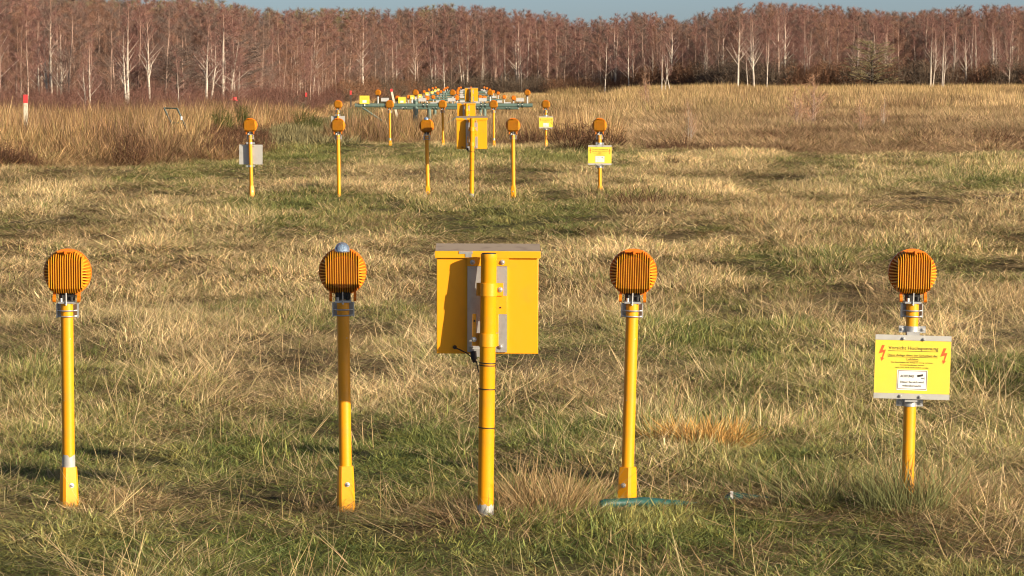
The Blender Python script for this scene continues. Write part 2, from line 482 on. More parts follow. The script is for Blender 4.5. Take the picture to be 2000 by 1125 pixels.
# ------------------------------------------------------------------ grass tufts
def blades_mesh(name, n, rad, h0, h1, w0, w1, lean, curl, seed, mat, shade_lo=0.65, shade_hi=1.25, seg=2, hue=0.12, bias=0.0, flat=0.0, mix=0.0):
    rng = np.random.RandomState(seed)
    V = []; F = []; S = []
    for i in range(n):
        a = rng.rand() * 2 * math.pi
        r = rad * math.sqrt(rng.rand())
        bx, by = r * math.cos(a), r * math.sin(a)
        h = h0 + (h1 - h0) * rng.rand() ** 1.5
        w = w0 + (w1 - w0) * rng.rand()
        la = rng.rand() * 2 * math.pi
        lm = lean * (0.3 + rng.rand())
        dx = math.cos(la) * lm + bx / max(rad, 1e-4) * lean * 0.5 + bias
        dy = math.sin(la) * lm + by / max(rad, 1e-4) * lean * 0.5
        cu = curl * (rng.rand() * 1.4)
        tw = rng.rand() * math.pi
        sx, sy = math.cos(tw) * w / 2, math.sin(tw) * w / 2
        col = shade_lo + (shade_hi - shade_lo) * rng.rand()
        hv = (rng.rand() - .5) * hue
        c = [col * (1 + hv), col, col * (1 - 1.2 * hv), 1]
        if mix:
            q = rng.rand()
            if q < mix * .38: c = [c[0] * .52, c[1] * .68, c[2] * .50, 1]          # still green
            elif q < mix * .62: c = [c[0] * .55, c[1] * .46, c[2] * .42, 1]        # rotten brown
            elif q < mix: c = [min(c[0] * 1.2, 1.7), min(c[1] * 1.22, 1.7), min(c[2] * 1.32, 1.7), 1]   # bleached
        base = len(V)
        for k in range(seg + 1):
            t = k / seg
            lx = dx * h * (t + cu * t * t); ly = dy * h * (t + cu * t * t)
            q = 1 + (dx * dx + dy * dy) * (0.4 + cu)
            z = h * (t - flat * cu * t * t) / math.sqrt(q)
            ww = 1.0 if k == 0 else (1 - 0.35 * t)
            if k < seg:
                V.append((bx + lx - sx * ww, by + ly - sy * ww, z - 0.01)); V.append((bx + lx + sx * ww, by + ly + sy * ww, z - 0.01))
                S += [c, c]
            else:
                V.append((bx + lx, by + ly, z)); S.append(c)
        for k in range(seg - 1):
            F.append((base + 2 * k, base + 2 * k + 1, base + 2 * k + 3, base + 2 * k + 2))
        F.append((base + 2 * (seg - 1), base + 2 * (seg - 1) + 1, base + 2 * seg))
    me = bpy.data.meshes.new(name)
    me.from_pydata(V, [], F)
    ca = me.attributes.new('shade', 'FLOAT_COLOR', 'POINT')
    ca.data.foreach_set('color', np.array(S, np.float32).ravel())
    me.materials.append(mat)
    me.update()
    return me

def lib(name, meshes):
    col = bpy.data.collections.new(name)
    for i, me in enumerate(meshes):
        o = bpy.data.objects.new('%s_tuft_%03d' % (name, i), me)
        col.objects.link(o)
    return col

def scatter(name, label, col, P, rot, scl, idx, tint, kind='stuff'):
    me = bpy.data.meshes.new(name)
    n = len(P)
    me.vertices.add(n)
    me.vertices.foreach_set('co', np.asarray(P, np.float32).ravel())
    a = me.attributes.new('rot', 'FLOAT_VECTOR', 'POINT'); a.data.foreach_set('vector', np.asarray(rot, np.float32).ravel())
    a = me.attributes.new('scl', 'FLOAT_VECTOR', 'POINT'); a.data.foreach_set('vector', np.asarray(scl, np.float32).ravel())
    a = me.attributes.new('idx', 'INT', 'POINT'); a.data.foreach_set('value', np.asarray(idx, np.int32))
    a = me.attributes.new('tint', 'FLOAT_COLOR', 'POINT')
    t4 = np.concatenate([np.asarray(tint, np.float32), np.ones((n, 1), np.float32)], 1)
    a.data.foreach_set('color', t4.ravel())
    o = bpy.data.objects.new(name, me)
    C.objects.link(o)
    ng = bpy.data.node_groups.new(name + '_nodes', 'GeometryNodeTree')
    ng.interface.new_socket('Geometry', in_out='INPUT', socket_type='NodeSocketGeometry')
    ng.interface.new_socket('Geometry', in_out='OUTPUT', socket_type='NodeSocketGeometry')
    N, L = ng.nodes, ng.links
    gi = N.new('NodeGroupInput'); go = N.new('NodeGroupOutput')
    ci = N.new('GeometryNodeCollectionInfo'); ci.inputs['Collection'].default_value = col
    ci.inputs['Separate Children'].default_value = True; ci.inputs['Reset Children'].default_value = True
    ip = N.new('GeometryNodeInstanceOnPoints'); ip.inputs['Pick Instance'].default_value = True
    def na(nm, ty):
        q = N.new('GeometryNodeInputNamedAttribute'); q.data_type = ty; q.inputs['Name'].default_value = nm
        return q.outputs['Attribute']
    e2r = N.new('FunctionNodeEulerToRotation')
    L.new(na('rot', 'FLOAT_VECTOR'), e2r.inputs[0])
    L.new(gi.outputs[0], ip.inputs['Points']); L.new(ci.outputs[0], ip.inputs['Instance'])
    L.new(na('idx', 'INT'), ip.inputs['Instance Index'])
    L.new(e2r.outputs[0], ip.inputs['Rotation']); L.new(na('scl', 'FLOAT_VECTOR'), ip.inputs['Scale'])
    L.new(ip.outputs[0], go.inputs[0])
    md = o.modifiers.new('scatter', 'NODES'); md.node_group = ng
    tag(o, label, None, None, kind)
    return o

RG = np.random.RandomState(11)
def wedge(y0, y1, dens, s0=-0.175, s1=0.175, pad=0.4):
    """random points in the strip of ground between two depths, dens per square metre"""
    w0 = (s1 - s0) * y0 + 2 * pad; w1 = (s1 - s0) * y1 + 2 * pad
    n = int(dens * (y1 - y0) * (w0 + w1) / 2)
    u = RG.rand(n * 2); y = y0 + (y1 - y0) * RG.rand(n * 2)
    keep = RG.rand(n * 2) < ((s1 - s0) * y + 2 * pad) / w1
    y = y[keep][:n]; u = u[keep][:n]
    x = s0 * y - pad + u * ((s1 - s0) * y + 2 * pad)
    return x, y

# where the reeds and the tall grass begin
def reed_edge(x, y):
    """signed: > 0 inside the tall growth"""
    s = x / y
    edge = np.interp(s, [-.2, -.15, -.105, -.085, -.068, -.05, -.03, .0, .035, .06, .1, .15, .2], [55, 57, 60, 66, 74, 80, 81, 80, 77, 71, 70, 68, 68])
    edge = edge + (fbm(x / 1.5, y / 3, 31, 2) - .5) * 7
    return y - edge

STRAW = np.array([0.66, 0.475, 0.25]); PALE_C = np.array([0.74, 0.56, 0.30]); BROWN_C = np.array([0.30, 0.185, 0.10])
GREEN_C = np.array([0.275, 0.285, 0.085]); DKGREEN = np.array([0.125, 0.16, 0.05]); OLIVE = np.array([0.36, 0.315, 0.125])

def meadow():
    straw_near = [blades_mesh('straw_near', 24, .075, .02, .085, .0028, .0056, 1.5, .9, 100 + i, M_GRASS, flat=.6, seg=3, bias=-.10, shade_lo=.35, shade_hi=1.45, mix=.6) for i in range(7)]
    green_near = [blades_mesh('green_near', 36, .065, .02, .07, .0028, .0056, 1.0, .9, 120 + i, M_GRASS, hue=.3, flat=.5, seg=3, shade_lo=.4, shade_hi=1.6) for i in range(6)]
    thatch = [blades_mesh('thatch', 22, .08, .04, .11, .0018, .0034, 2.2, .5, 140 + i, M_GRASS, flat=.9, seg=3, shade_lo=.35, shade_hi=1.5, mix=.6) for i in range(5)]
    stalk = [blades_mesh('stalk', 5, .05, .12, .34, .0014, .0026, .45, .35, 150 + i, M_GRASS, seg=3, shade_lo=.8, shade_hi=1.4) for i in range(5)]
    straw_mid = [blades_mesh('straw_mid', 48, .15, .025, .105, .0055, .0105, 1.5, .8, 160 + i, M_GRASS, flat=.5, bias=-.10, shade_lo=.32, shade_hi=1.5, mix=.55) for i in range(6)]
    green_mid = [blades_mesh('green_mid', 50, .15, .025, .09, .0055, .010, 1.0, .8, 170 + i, M_GRASS, hue=.25, flat=.4, shade_lo=.4, shade_hi=1.6) for i in range(5)]
    col = lib('meadow', straw_near + green_near + thatch + stalk + straw_mid + green_mid)
    o_s, o_g, o_t, o_k, o_sm, o_gm = 0, 7, 13, 18, 23, 29
    straw = []; green = []
    for (y0, y1, dens, mid) in ((10.2, 14.2, 480, 0), (14.2, 19, 400, 0), (19, 26, 240, 0), (26, 36, 100, 1), (36, 50, 66, 1), (50, 66, 44, 1), (66, 92, 32, 1)):
        x, y = wedge(y0, y1, dens)
        k = reed_edge(x, y) < 1.0
        x, y = x[k], y[k]
        n = len(x)
        g = green_map(x, y); b = blobs(BROWN, x, y); p = blobs(PALE, x, y)
        z = ground_z(x, y)
        isg = RG.rand(n) < np.clip(g * 1.15 - .06, 0.02, .95)
        typ = RG.rand(n)
        idx = np.zeros(n, int)
        # tall or short growth
        tuft = fbm(x / (.30 + .008 * y), y / (.55 + .02 * y), 41, 3)
        hm = np.clip(-0.30 + 2.25 * tuft, .28, 1.4) + 0.25 * (RG.rand(n) - .5)
        hm = hm * (1 + 1.5 * blobs(TALL, x, y))
        hm = hm * np.interp(y, [10, 13.2, 14.3, 17, 22, 80], [.75, .75, .95, 1.1, 1.15, 1.2])
        if not mid:
            idx[:] = o_s + RG.randint(0, 7, n)
            th = (typ < np.where(y < 14.5, .45, .36) + .30 * b)
            idx[th] = o_t + RG.randint(0, 5, th.sum())
            hm[(~th) & (typ > .96)] = .75
            st = (~th) & (typ > .96)
            idx[st] = o_k + RG.randint(0, 5, st.sum())
            idx[isg] = o_g + RG.randint(0, 6, isg.sum())
            sc = 0.8 + .5 * RG.rand(n)
        else:
            idx[:] = o_sm + RG.randint(0, 6, n)
            idx[isg] = o_gm + RG.randint(0, 5, isg.sum())
            sc = (0.75 + .5 * RG.rand(n)) * np.interp(y, [26, 90], [.9, 1.35])
        t = RG.rand(n, 1)
        tv = fbm(x / (0.35 + .012 * y), y / (0.7 + .03 * y), 51, 3)[:, None]
        lane = fbm(x / 2.6, y / 4.2, 151, 2)[:, None]
        cs = STRAW * (-0.05 + .8 * tv + .65 * tuft[:, None] + .68 * lane)
        cs = cs * (1 - p[:, None] * .7) + PALE_C * p[:, None] * .7
        bb = np.clip(b + (fbm(x / 1.7, y / 3.2, 61, 3) - .54) * 2.0, 0, 1)[:, None]
        cs = cs * (1 - bb * .7) + BROWN_C * bb * .7
        ol = (RG.rand(n, 1) < .12 + .4 * g[:, None] + 1.2 * np.clip(.46 - tuft[:, None], 0, 1))
        cs = np.where(ol, cs * .45 + OLIVE * .55, cs)
        far_g = np.interp(y, [14, 26, 45], [0, .35, .6])[:, None]
        cg = GREEN_C * (1 - t) + np.where(tv > .5, OLIVE, DKGREEN) * t
        cg = cg * (1 - far_g) + far_g * np.array([.165, .165, .06])
        col_t = np.where(isg[:, None], cg, cs) * (0.8 + .4 * RG.rand(n, 1))
        rot = np.stack([(RG.rand(n) - .5) * .35, (RG.rand(n) - .5) * .35, RG.rand(n) * 6.283], 1)
        scl = np.stack([sc, sc, sc * hm], 1)
        P = np.stack([x, y, z - .004], 1)
        for m, dst in ((~isg, straw), (isg, green)):
            dst.append((P[m], rot[m], scl[m], idx[m], col_t[m]))
    cat = lambda l: [np.concatenate([q[i] for q in l]) for i in range(5)]
    scatter('dry_grass', 'dry straw-coloured grass matted over the meadow', col, *cat(straw))
    scatter('green_grass', 'short green grass growing in patches of the meadow', col, *cat(green))
meadow()

def tall_growth():
    reed = [blades_mesh('reed', 46, .30, .35, 1.05, .005, .011, .26, .35, 200 + i, M_GRASS, .35, 1.5, seg=3, bias=-.06, mix=.45) for i in range(6)]
    moor = [blades_mesh('moor', 64, .32, .2, .62, .007, .014, .75, .5, 210 + i, M_GRASS, .45, 1.5, seg=3, flat=.3, mix=.5) for i in range(6)]
    dead = [blades_mesh('dead', 60, .35, .2, .6, .006, .012, .9, .3, 220 + i, M_GRASS, .5, 1.3) for i in range(4)]
    far_m = [blades_mesh('far_moor', 70, .7, .25, .8, .012, .026, .35, .3, 230 + i, M_GRASS, .45, 1.5, mix=.45) for i in range(5)]
    col = lib('tall', reed + moor + dead + far_m)
    reeds = []; moors = []
    for (y0, y1, dens, far) in ((53, 72, 15, 0), (72, 105, 11, 0), (105, 150, 6.0, 0), (150, 230, 2.6, 1), (230, 345, 1.7, 1)):
        x, y = wedge(y0, y1, dens)
        e = reed_edge(x, y)
        k = (e > -0.4)
        path = np.abs(x - PATH_X(y)) < 1.5 + .5 * (fbm(x, y / 4, 71, 2) - .5)
        k &= ~(path & (y > 72))
        # short grass strip along the wood, right of the last lights
        k &= ~((y > 262) & (y < 322) & (x / y > .012) & (x / y < .031))
        x, y, e = x[k], y[k], e[k]
        n = len(x); s = x / y
        z = ground_z(x, y)
        isr = s + (fbm(x / 4, y / 8, 81, 2) - .5) * .03 < np.interp(y, [50, 80, 110, 160, 400], [-.04, .028, .018, -.03, -.05])
        edge = np.where(s < -.05, sstep(-1, 16.0, e), sstep(-.4, 6.0, e))
        idx = np.where(isr, RG.randint(0, 6, n), 6 + RG.randint(0, 6, n))
        dd = (RG.rand(n) < .22) | ((e < 2.5) & (RG.rand(n) < .7))
        idx = np.where(dd, 12 + RG.randint(0, 4, n), idx)
        if far: idx = 16 + RG.randint(0, 5, n)
        h = 0.55 + .9 * fbm(x / 3, y / 6, 91, 3) + .25 * (RG.rand(n) - .5)
        h = h * (0.36 + .64 * edge)
        # lower growth under the light frames
        row = (s > -.062) & (s < .012) & (y > 76)
        h = np.where(row, h * np.interp(y, [76, 90, 100, 120, 350], [.85, .85, .7, .5, .42]), h)
        h = np.where((s < -.06) & isr, h * .70, h)
        h = np.where(~isr & ~row, h * np.interp(y, [65, 85, 120, 350], [.42, .6, .8, 1.05]), h)
        tv = fbm(x / (1.0 + .012 * y), y / (3 + .05 * y), 101, 3)[:, None]
        c_r = np.array([.42, .25, .115]) * (.6 + .8 * tv)
        c_o = np.array([.53, .355, .17]) * (.65 + .7 * tv)
        c_m = np.array([.58, .395, .19]) * (.62 + .75 * tv)
        c_b = np.array([.31, .185, .11]) * (.6 + .8 * tv)
        pick = RG.rand(n, 1) + (fbm(x / 1.6, y / 4, 141, 2)[:, None] - .5) * 1.3
        c_reed = np.where(pick < .30, c_b, np.where(pick < .66, c_r, c_o))
        nearm = np.array([.46, .30, .165]) * (.6 + .8 * tv); midm = np.array([.50, .34, .19]) * (.62 + .75 * tv)
        wy = np.interp(y, [70, 100, 150, 210], [0, .5, .8, 1])[:, None]
        c_moor = np.where(wy < .5, nearm * (1 - wy * 2) + midm * wy * 2, midm * (2 - 2 * wy) + c_m * (2 * wy - 1))
        c = np.where(isr[:, None], c_reed, c_moor)
        br = np.clip((fbm(x / 2.2, y / 6, 111, 3) - .50) * 4.5, 0, 1)[:, None]
        c = c * (1 - .72 * br) + np.array([.20, .115, .065]) * .72 * br
        gold = sstep(200, 320, y)[:, None] * (s > 0)[:, None]
        c = c * (1 - .4 * gold) + np.array([.68, .46, .21]) * .4 * gold
        c = c * (.75 + .5 * RG.rand(n, 1))
        sc = .8 + .45 * RG.rand(n)
        rot = np.stack([(RG.rand(n) - .5) * .2, (RG.rand(n) - .5) * .2, RG.rand(n) * 6.283], 1)
        P = np.stack([x, y, z - .01], 1)
        scl = np.stack([sc, sc, sc * h], 1)
        for m, dst in ((isr, reeds), (~isr, moors)):
            dst.append((P[m], rot[m], scl[m], idx[m], c[m]))
    cat = lambda l: [np.concatenate([q[i] for q in l]) for i in range(5)]
    scatter('reed_bed', 'tall orange-brown dead reeds standing behind the mown grass', col, *cat(reeds))
    scatter('moor_grass', 'tall golden moor grass filling the meadow up to the wood', col, *cat(moors))
    # short turf on the track and on the strip along the wood
    t_m = [blades_mesh('turf', 60, .5, .05, .16, .008, .018, .6, .5, 240 + i, M_GRASS) for i in range(4)]
    tc = lib('turf', t_m)
    n = 2600
    y = np.concatenate([74 + 160 * RG.rand(n), 262 + 60 * RG.rand(n)])
    x = np.concatenate([PATH_X(y[:n]) + (RG.rand(n) - .5) * 3.2, (.012 + .019 * RG.rand(n)) * y[n:]])
    m = len(x)
    c = np.array([.23, .195, .095]) * (.7 + .6 * RG.rand(m, 1)); c[n:] *= np.array([.75, .85, .8])
    rot = np.stack([np.zeros(m), np.zeros(m), RG.rand(m) * 6.283], 1)
    sc = 1 + RG.rand(m)
    scatter('track_grass', 'short grey-green grass on the track beside the light rows', tc, np.stack([x, y, ground_z(x, y)], 1), rot, np.stack([sc, sc, sc], 1), RG.randint(0, 4, m), c)
tall_growth()
# ------------------------------------------------------------------ trees
def twig_cloud(name, twigs, mat, seed, lo=.6, hi=1.35):
    """twigs: list of (start, end, width) thin tapering slivers"""
    rng = np.random.RandomState(seed)
    n = len(twigs)
    A = np.array([t[0] for t in twigs], float); B = np.array([t[1] for t in twigs], float); W = np.array([t[2] for t in twigs], float)
    D = B - A
    r = rng.randn(n, 3)
    S = np.cross(D, r); S /= (np.linalg.norm(S, axis=1, keepdims=True) + 1e-9)
    S *= W[:, None] / 2
    M = (A + B) / 2 + rng.randn(n, 3) * np.linalg.norm(D, axis=1, keepdims=True) * .05
    V = np.stack([A - S, A + S, M + S * .8, M - S * .8, B], 1).reshape(-1, 3)
    F = []
    for i in range(n):
        k = 5 * i
        F.append((k, k + 1, k + 2, k + 3)); F.append((k + 3, k + 2, k + 4))
    me = bpy.data.meshes.new(name)
    me.from_pydata(V.tolist(), [], F)
    c = lo + (hi - lo) * rng.rand(n)
    h = (rng.rand(n) - .5) * .25
    col = np.stack([c * (1 + h), c, c * (1 - h * .6), np.ones(n)], 1)
    col = np.repeat(col, 5, axis=0).astype(np.float32)
    at_ = me.attributes.new('shade', 'FLOAT_COLOR', 'POINT')
    at_.data.foreach_set('color', col.ravel())
    me.materials.append(mat)
    return me

def birch(seed, H=8.0, rad=.085, stems=1, crown_from=.28, spread=.30, nlimb=22, twig_w=.0115, ntw=24, kind='red', bark=None, upsweep=1.0, white_limbs=False, dens=1.0, lean=0.0):
    rng = random.Random(seed)
    tr = MB(); tw = []
    for s in range(stems):
        hh = H * (1 if s == 0 else rng.uniform(.7, .95))
        a0 = rng.uniform(0, 6.28)
        off = 0 if stems == 1 else rng.uniform(.10, .30)
        la = rng.uniform(0, 6.28); lm = (rng.uniform(.0, .05) if s == 0 else rng.uniform(.06, .16)) + lean
        P = []; Rd = []
        x, y = math.cos(a0) * off, math.sin(a0) * off
        N_ = 9
        wx, wy = 0.0, 0.0
        for i in range(N_ + 1):
            t = i / N_
            wx += rng.uniform(-.06, .06); wy += rng.uniform(-.06, .06)
            P.append(Vector((x + math.cos(la) * lm * hh * t * (1 - .3 * t) + wx * t, y + math.sin(la) * lm * hh * t * (1 - .3 * t) + wy * t, -0.25 + (hh + .25) * t)))
            Rd.append(rad * (1 if s == 0 else .75) * ((1 - t) ** .8 * .95 + .06) * (1.25 if i == 0 else 1))
        tr.tube(P, Rd, 7)
        def on(t):
            q = t * N_; i = min(int(q), N_ - 1); f = q - i
            return P[i].lerp(P[i + 1], f)
        for k in range(int(nlimb * (1 if s == 0 else .7))):
            t = crown_from + (1 - crown_from) * ((k + rng.random()) / nlimb) ** .9 * .97
            b = on(min(t, .985))
            ang = rng.uniform(0, 6.28)
            ln = H * spread * (1.03 - t) * rng.uniform(.7, 1.25) + .15
            up = rng.uniform(.75, 1.5) * upsweep
            d = Vector((math.cos(ang), math.sin(ang), up)).normalized()
            mid = b + d * ln * .55
            end = mid + Vector((math.cos(ang) * .75, math.sin(ang) * .75, up * .75)).normalized() * ln * .5
            r0 = max(.012, rad * .30 * (1.1 - t)) * (1.5 if white_limbs else 1)
            tr.tube([b, mid, end], [r0, r0 * .6, r0 * .22], 5, caps=False)
            nsub = max(2, int(7 * dens * (1.12 - .62 * t)))
            for j in range(nsub):
                f = .25 + .75 * (j + rng.random()) / nsub
                p = b.lerp(mid, f / .55) if f < .55 else mid.lerp(end, (f - .55) / .45)
                a2 = ang + rng.uniform(-1.3, 1.3)
                l2 = ln * rng.uniform(.25, .5)
                e = p + Vector((math.cos(a2), math.sin(a2), rng.uniform(.5, 1.8))).normalized() * l2
                tw.append((p, e, twig_w * 1.3))
                for q in range(int(ntw * dens)):
                    f2 = rng.random()
                    p2 = p.lerp(e, f2)
                    a3 = rng.uniform(0, 6.28)
                    l3 = rng.uniform(.22, .62) * (1.25 - .6 * t)
                    e2 = p2 + Vector((math.cos(a3) * .7, math.sin(a3) * .7, rng.uniform(-.25, 1.7))).normalized() * l3
                    tw.append((p2, e2, twig_w * rng.uniform(.5, 1)))
        # the fine leader
        for q in range(int(30 * dens)):
            t = 1 - .25 * rng.random() ** 1.5; p = on(t)
            a3 = rng.uniform(0, 6.28); l3 = rng.uniform(.2, .5)
            tw.append((p, p + Vector((math.cos(a3) * .5, math.sin(a3) * .5, rng.uniform(.6, 2.4))).normalized() * l3, twig_w * .6))
    tm = tr.mesh('trunk', bark or M_BARK)
    cm = twig_cloud('crown', tw, M_TWIG[kind], seed)
    return tm, cm

def bush(seed, H, W, n, kind, w=.02, vertical=.8, arch=0.0):
    rng = random.Random(seed)
    tw = []
    for i in range(n):
        a = rng.uniform(0, 6.28); r = W * .5 * math.sqrt(rng.random())
        b = Vector((math.cos(a) * r * .35, math.sin(a) * r * .35, -.05))
        h = H * rng.uniform(.45, 1.0) * (1 - .55 * (r / (W * .5)) ** 2)
        m = b + Vector((math.cos(a) * r * .45, math.sin(a) * r * .45, h * .55))
        e = Vector((math.cos(a) * r * 1.05, math.sin(a) * r * 1.05, h))
        tw.append((b, m, w)); tw.append((m, e, w * .8))
        for k in range(6):
            p = m.lerp(e, rng.random()); a3 = rng.uniform(0, 6.28)
            l = H * rng.uniform(.08, .22)
            tw.append((p, p + Vector((math.cos(a3) * .6, math.sin(a3) * .6, rng.uniform(.0, 1.0) * vertical)).normalized() * l, w * .6))
    return twig_cloud('twigs', tw, M_TWIG[kind], seed)

def spreading_tree(seed, H, W, kind, bark):
    rng = random.Random(seed)
    tr = MB(); tw = []
    tr.tube([(0, 0, -.3), (.02, 0, H * .3), (-.03, .02, H * .65), (0, 0, H * .95)], [.16, .12, .06, .015], 8)
    for k in range(64):
        t = .16 + .80 * (k + rng.random()) / 64
        a = rng.uniform(0, 6.28)
        ln = W * .5 * math.sqrt(max(.06, 1 - ((t - .28) / .74) ** 2)) * rng.uniform(.75, 1.1)
        b = Vector((0, 0, H * t * .92))
        e = b + Vector((math.cos(a), math.sin(a), rng.uniform(.02, .45))).normalized() * ln
        m = b.lerp(e, .5) + Vector((0, 0, .1))
        tr.tube([b, m, e], [.035 * (1.1 - t) + .006, .02 * (1.1 - t) + .005, .005], 5, caps=False)
        for j in range(16):
            p = b.lerp(e, rng.uniform(.2, 1.0))
            a2 = a + rng.uniform(-1.4, 1.4)
            l2 = rng.uniform(.25, .7)
            e2 = p + Vector((math.cos(a2), math.sin(a2), rng.uniform(-.15, .5))).normalized() * l2
            tw.append((p, e2, .03))
            for q in range(4):
                p3 = p.lerp(e2, rng.random()); a3 = rng.uniform(0, 6.28)
                tw.append((p3, p3 + Vector((math.cos(a3), math.sin(a3), rng.uniform(-.2, .8))).normalized() * rng.uniform(.12, .35), .02))
    return tr.mesh('trunk', bark), twig_cloud('crown', tw, M_TWIG[kind], seed)

VAR = {
    'slim': [birch(300 + i, 8.0, .062, 1, .20, .22, 22, kind='red', bark=(M_BARK if i == 1 else M_BARKD)) for i in range(4)],
    'rust': [birch(320 + i, 8.0, .060, 1, .14, .24, 23, kind='rust', bark=M_BARKD) for i in range(3)],
    'grey': [birch(330 + i, 8.0, .065, 1, .12, .27, 24, kind='grey', bark=M_BARKD) for i in range(3)],
    'olive': [birch(340 + i, 8.0, .085, 1, .2, .30, 22, kind='olive', bark=M_BARKD, upsweep=1.3) for i in range(2)],
    'multi': [birch(350 + i, 8.0, .075, 3, .26, .22, 14, kind='red', bark=(M_BARK if i else M_BARKD)) for i in range(3)],
    'white': [birch(360 + i, 8.0, .105, 1, .30, .32, 26, kind='red', upsweep=1.5, white_limbs=True, dens=.6) for i in range(3)],
    'fork': [birch(370 + i, 8.0, .095, 2, .34, .24, 16, kind='red', upsweep=1.4, white_limbs=True, dens=.7) for i in range(3)],
    'young': [birch(380 + i, 4.0, .032, 3, .12, .40, 18, .022, 8, kind='sapling', bark=(M_BARK if i == 0 else M_BARKD), upsweep=1.3, dens=.55) for i in range(3)],
    'lean': [birch(390 + i, 8.0, .08, 1, .45, .2, 14, kind='red', lean=.16, dens=.7) for i in range(2)],
}
TREES = []
def put_tree(kind, i, x, y, h, label, group, nominal=8.0, wide=1.0, rz=None, cat='tree', name='birch_tree', zoff=0.0):
    tm, cm = VAR[kind][i % len(VAR[kind])]
    k = h / nominal
    t = thing(name, label, cat, (x, y, gz(x, y) + zoff), (0, 0, RGT.uniform(0, 6.28) if rz is None else rz), group)
    t.scale = (k * wide, k * wide, k)
    for nm, me in (('trunk', tm), ('crown', cm)):
        o = bpy.data.objects.new(nm, me); C.objects.link(o); o.parent = t
    TREES.append((x, y))
    return t
RGT = random.Random(77)

# birches that stand out at the wood's edge: (px of foot, py of top, depth, kind, variant, label)
NOTABLE = [
    (1441, 22, 286, 'white', 0, 'tallest white birch at the meadow edge, many upswept pale limbs'),
    (1474, 30, 290, 'white', 1, 'tall white birch just right of the tallest one, forking high up'),
    (1463, 95, 284, 'lean', 0, 'thin leaning birch stem at the foot of the tallest white birch'),
    (1497, 60, 282, 'lean', 1, 'slender birch leaning left, right of the two tall white birches'),
    (1517, 30, 300, 'multi', 0, 'pale birch with several close stems right of the leaning birch'),
    (1296, 78, 262, 'fork', 0, 'low white birch with forked pale limbs standing out alone before the wood'),
    (1312, 88, 266, 'lean', 1, 'thin birch leaning right beside the low forked white birch'),
    (1577, 36, 300, 'multi', 1, 'bundle of pale birch stems left of the dark spreading tree'),
    (1618, 62, 305, 'slim', 1, 'lone pale stem immediately left of the dark spreading tree'),
    (1818, 38, 292, 'fork', 0, 'pair of curved white stems right of the dark spreading tree'),
    (1839, 42, 290, 'fork', 1, 'white birch with a low side branch, second right of the spreading tree'),
    (1888, 52, 296, 'white', 2, 'white birch with fan of pale limbs left of the right-hand birch pair'),
    (1936, 32, 298, 'fork', 2, 'tall V-shaped pair of white stems near the right edge'),
    (1972, 48, 292, 'slim', 1, 'single straight white birch stem close to the right edge'),
    (1181, 46, 318, 'slim', 1, 'straight bright stem above the short grass strip before the wood'),
    (1229, 44, 322, 'slim', 1, 'straight bright stem midway between the grass strip and low white birch'),
    (1019, 70, 330, 'slim', 1, 'pale leaning stem just behind the right end of the green pipe'),
    (868, 60, 326, 'slim', 1, 'bright stem rising behind the middle of the far lights'),
    (846, 66, 331, 'multi', 1, 'many-stemmed birch behind the far lights, left of the smallest yellow cabinet'),
    (882, 60, 334, 'rust', 1, 'rust-brown birch directly behind the bright stem over the far lights'),
    (858, 72, 338, 'slim', 2, 'slender dull birch in the dark gap behind the far lights'),
    (811, 66, 326, 'white', 2, 'broken-looking bright stem above the left column of the green pipe'),
    (752, 62, 322, 'fork', 1, 'forked pale stem above the left end of the green pipe'),
    (694, 52, 300, 'slim', 1, 'long pale stem left of the green pipe end, reaching high'),
    (672, 80, 290, 'slim', 1, 'short bright stem above the third-row lamp with the sign back'),
    (639, 36, 300, 'white', 0, 'bright stem with raised side limbs above the second-row lamps'),
    (463, 100, 132, 'slim', 1, 'young white birch rising from the thicket with red ribbon at its foot'),
    (350, 96, 126, 'slim', 1, 'pale birch stem behind the bent green tube frame'),
    (293, 20, 136, 'white', 1, 'tallest pale birch in the left wood, forking near its foot'),
    (173, 70, 122, 'fork', 2, 'small forked white birch behind the reeds, left of centre of left wood'),
    (120, 32, 146, 'white', 2, 'white stem with bare side limbs at the upper left'),
    (76, 22, 150, 'slim', 1, 'thick pale stem at the far upper left of the wood'),
]
def notable_trees():
    for (px, pt, d, kind, i, lab) in NOTABLE:
        p = at(px, pt, d)
        g = gz(p.x, d)
        put_tree(kind, i, p.x, d, (p.z - g) * 1.02, lab, 'birches standing out at the wood edge', wide=1.15, zoff=-.05)
notable_trees()
# dark spreading tree before the birches on the right
def spreading():
    p = at(1704, 72, 284)
    VAR['spread'] = [spreading_tree(500, 5.6, 6.6, 'olive', M_BARKOAK)]
    put_tree('spread', 0, p.x, 284, p.z - gz(p.x, 284), 'dark olive broad-crowned tree with level branches before the right birches', None, 5.6, 1.0, 0.4, name='spreading_tree')
    VAR['spread'].append(spreading_tree(501, 5.6, 6.5, 'grey', M_BARKOAK))
    for (px, pt, d, lab) in ((455, 62, 165, 'dark grey-brown round crown in the left wood above the ribbon birch'), (345, 80, 160, 'dark grey-brown broad crown in the left wood above the tube frame'), (210, 110, 150, 'dark grey-brown low crown in the left wood, left of the tallest pale birch')):
        q = at(px, pt, d)
        put_tree('spread', 1, q.x, d, q.z - gz(q.x, d), lab, None, 5.6, .9, None, name='spreading_tree')
spreading()

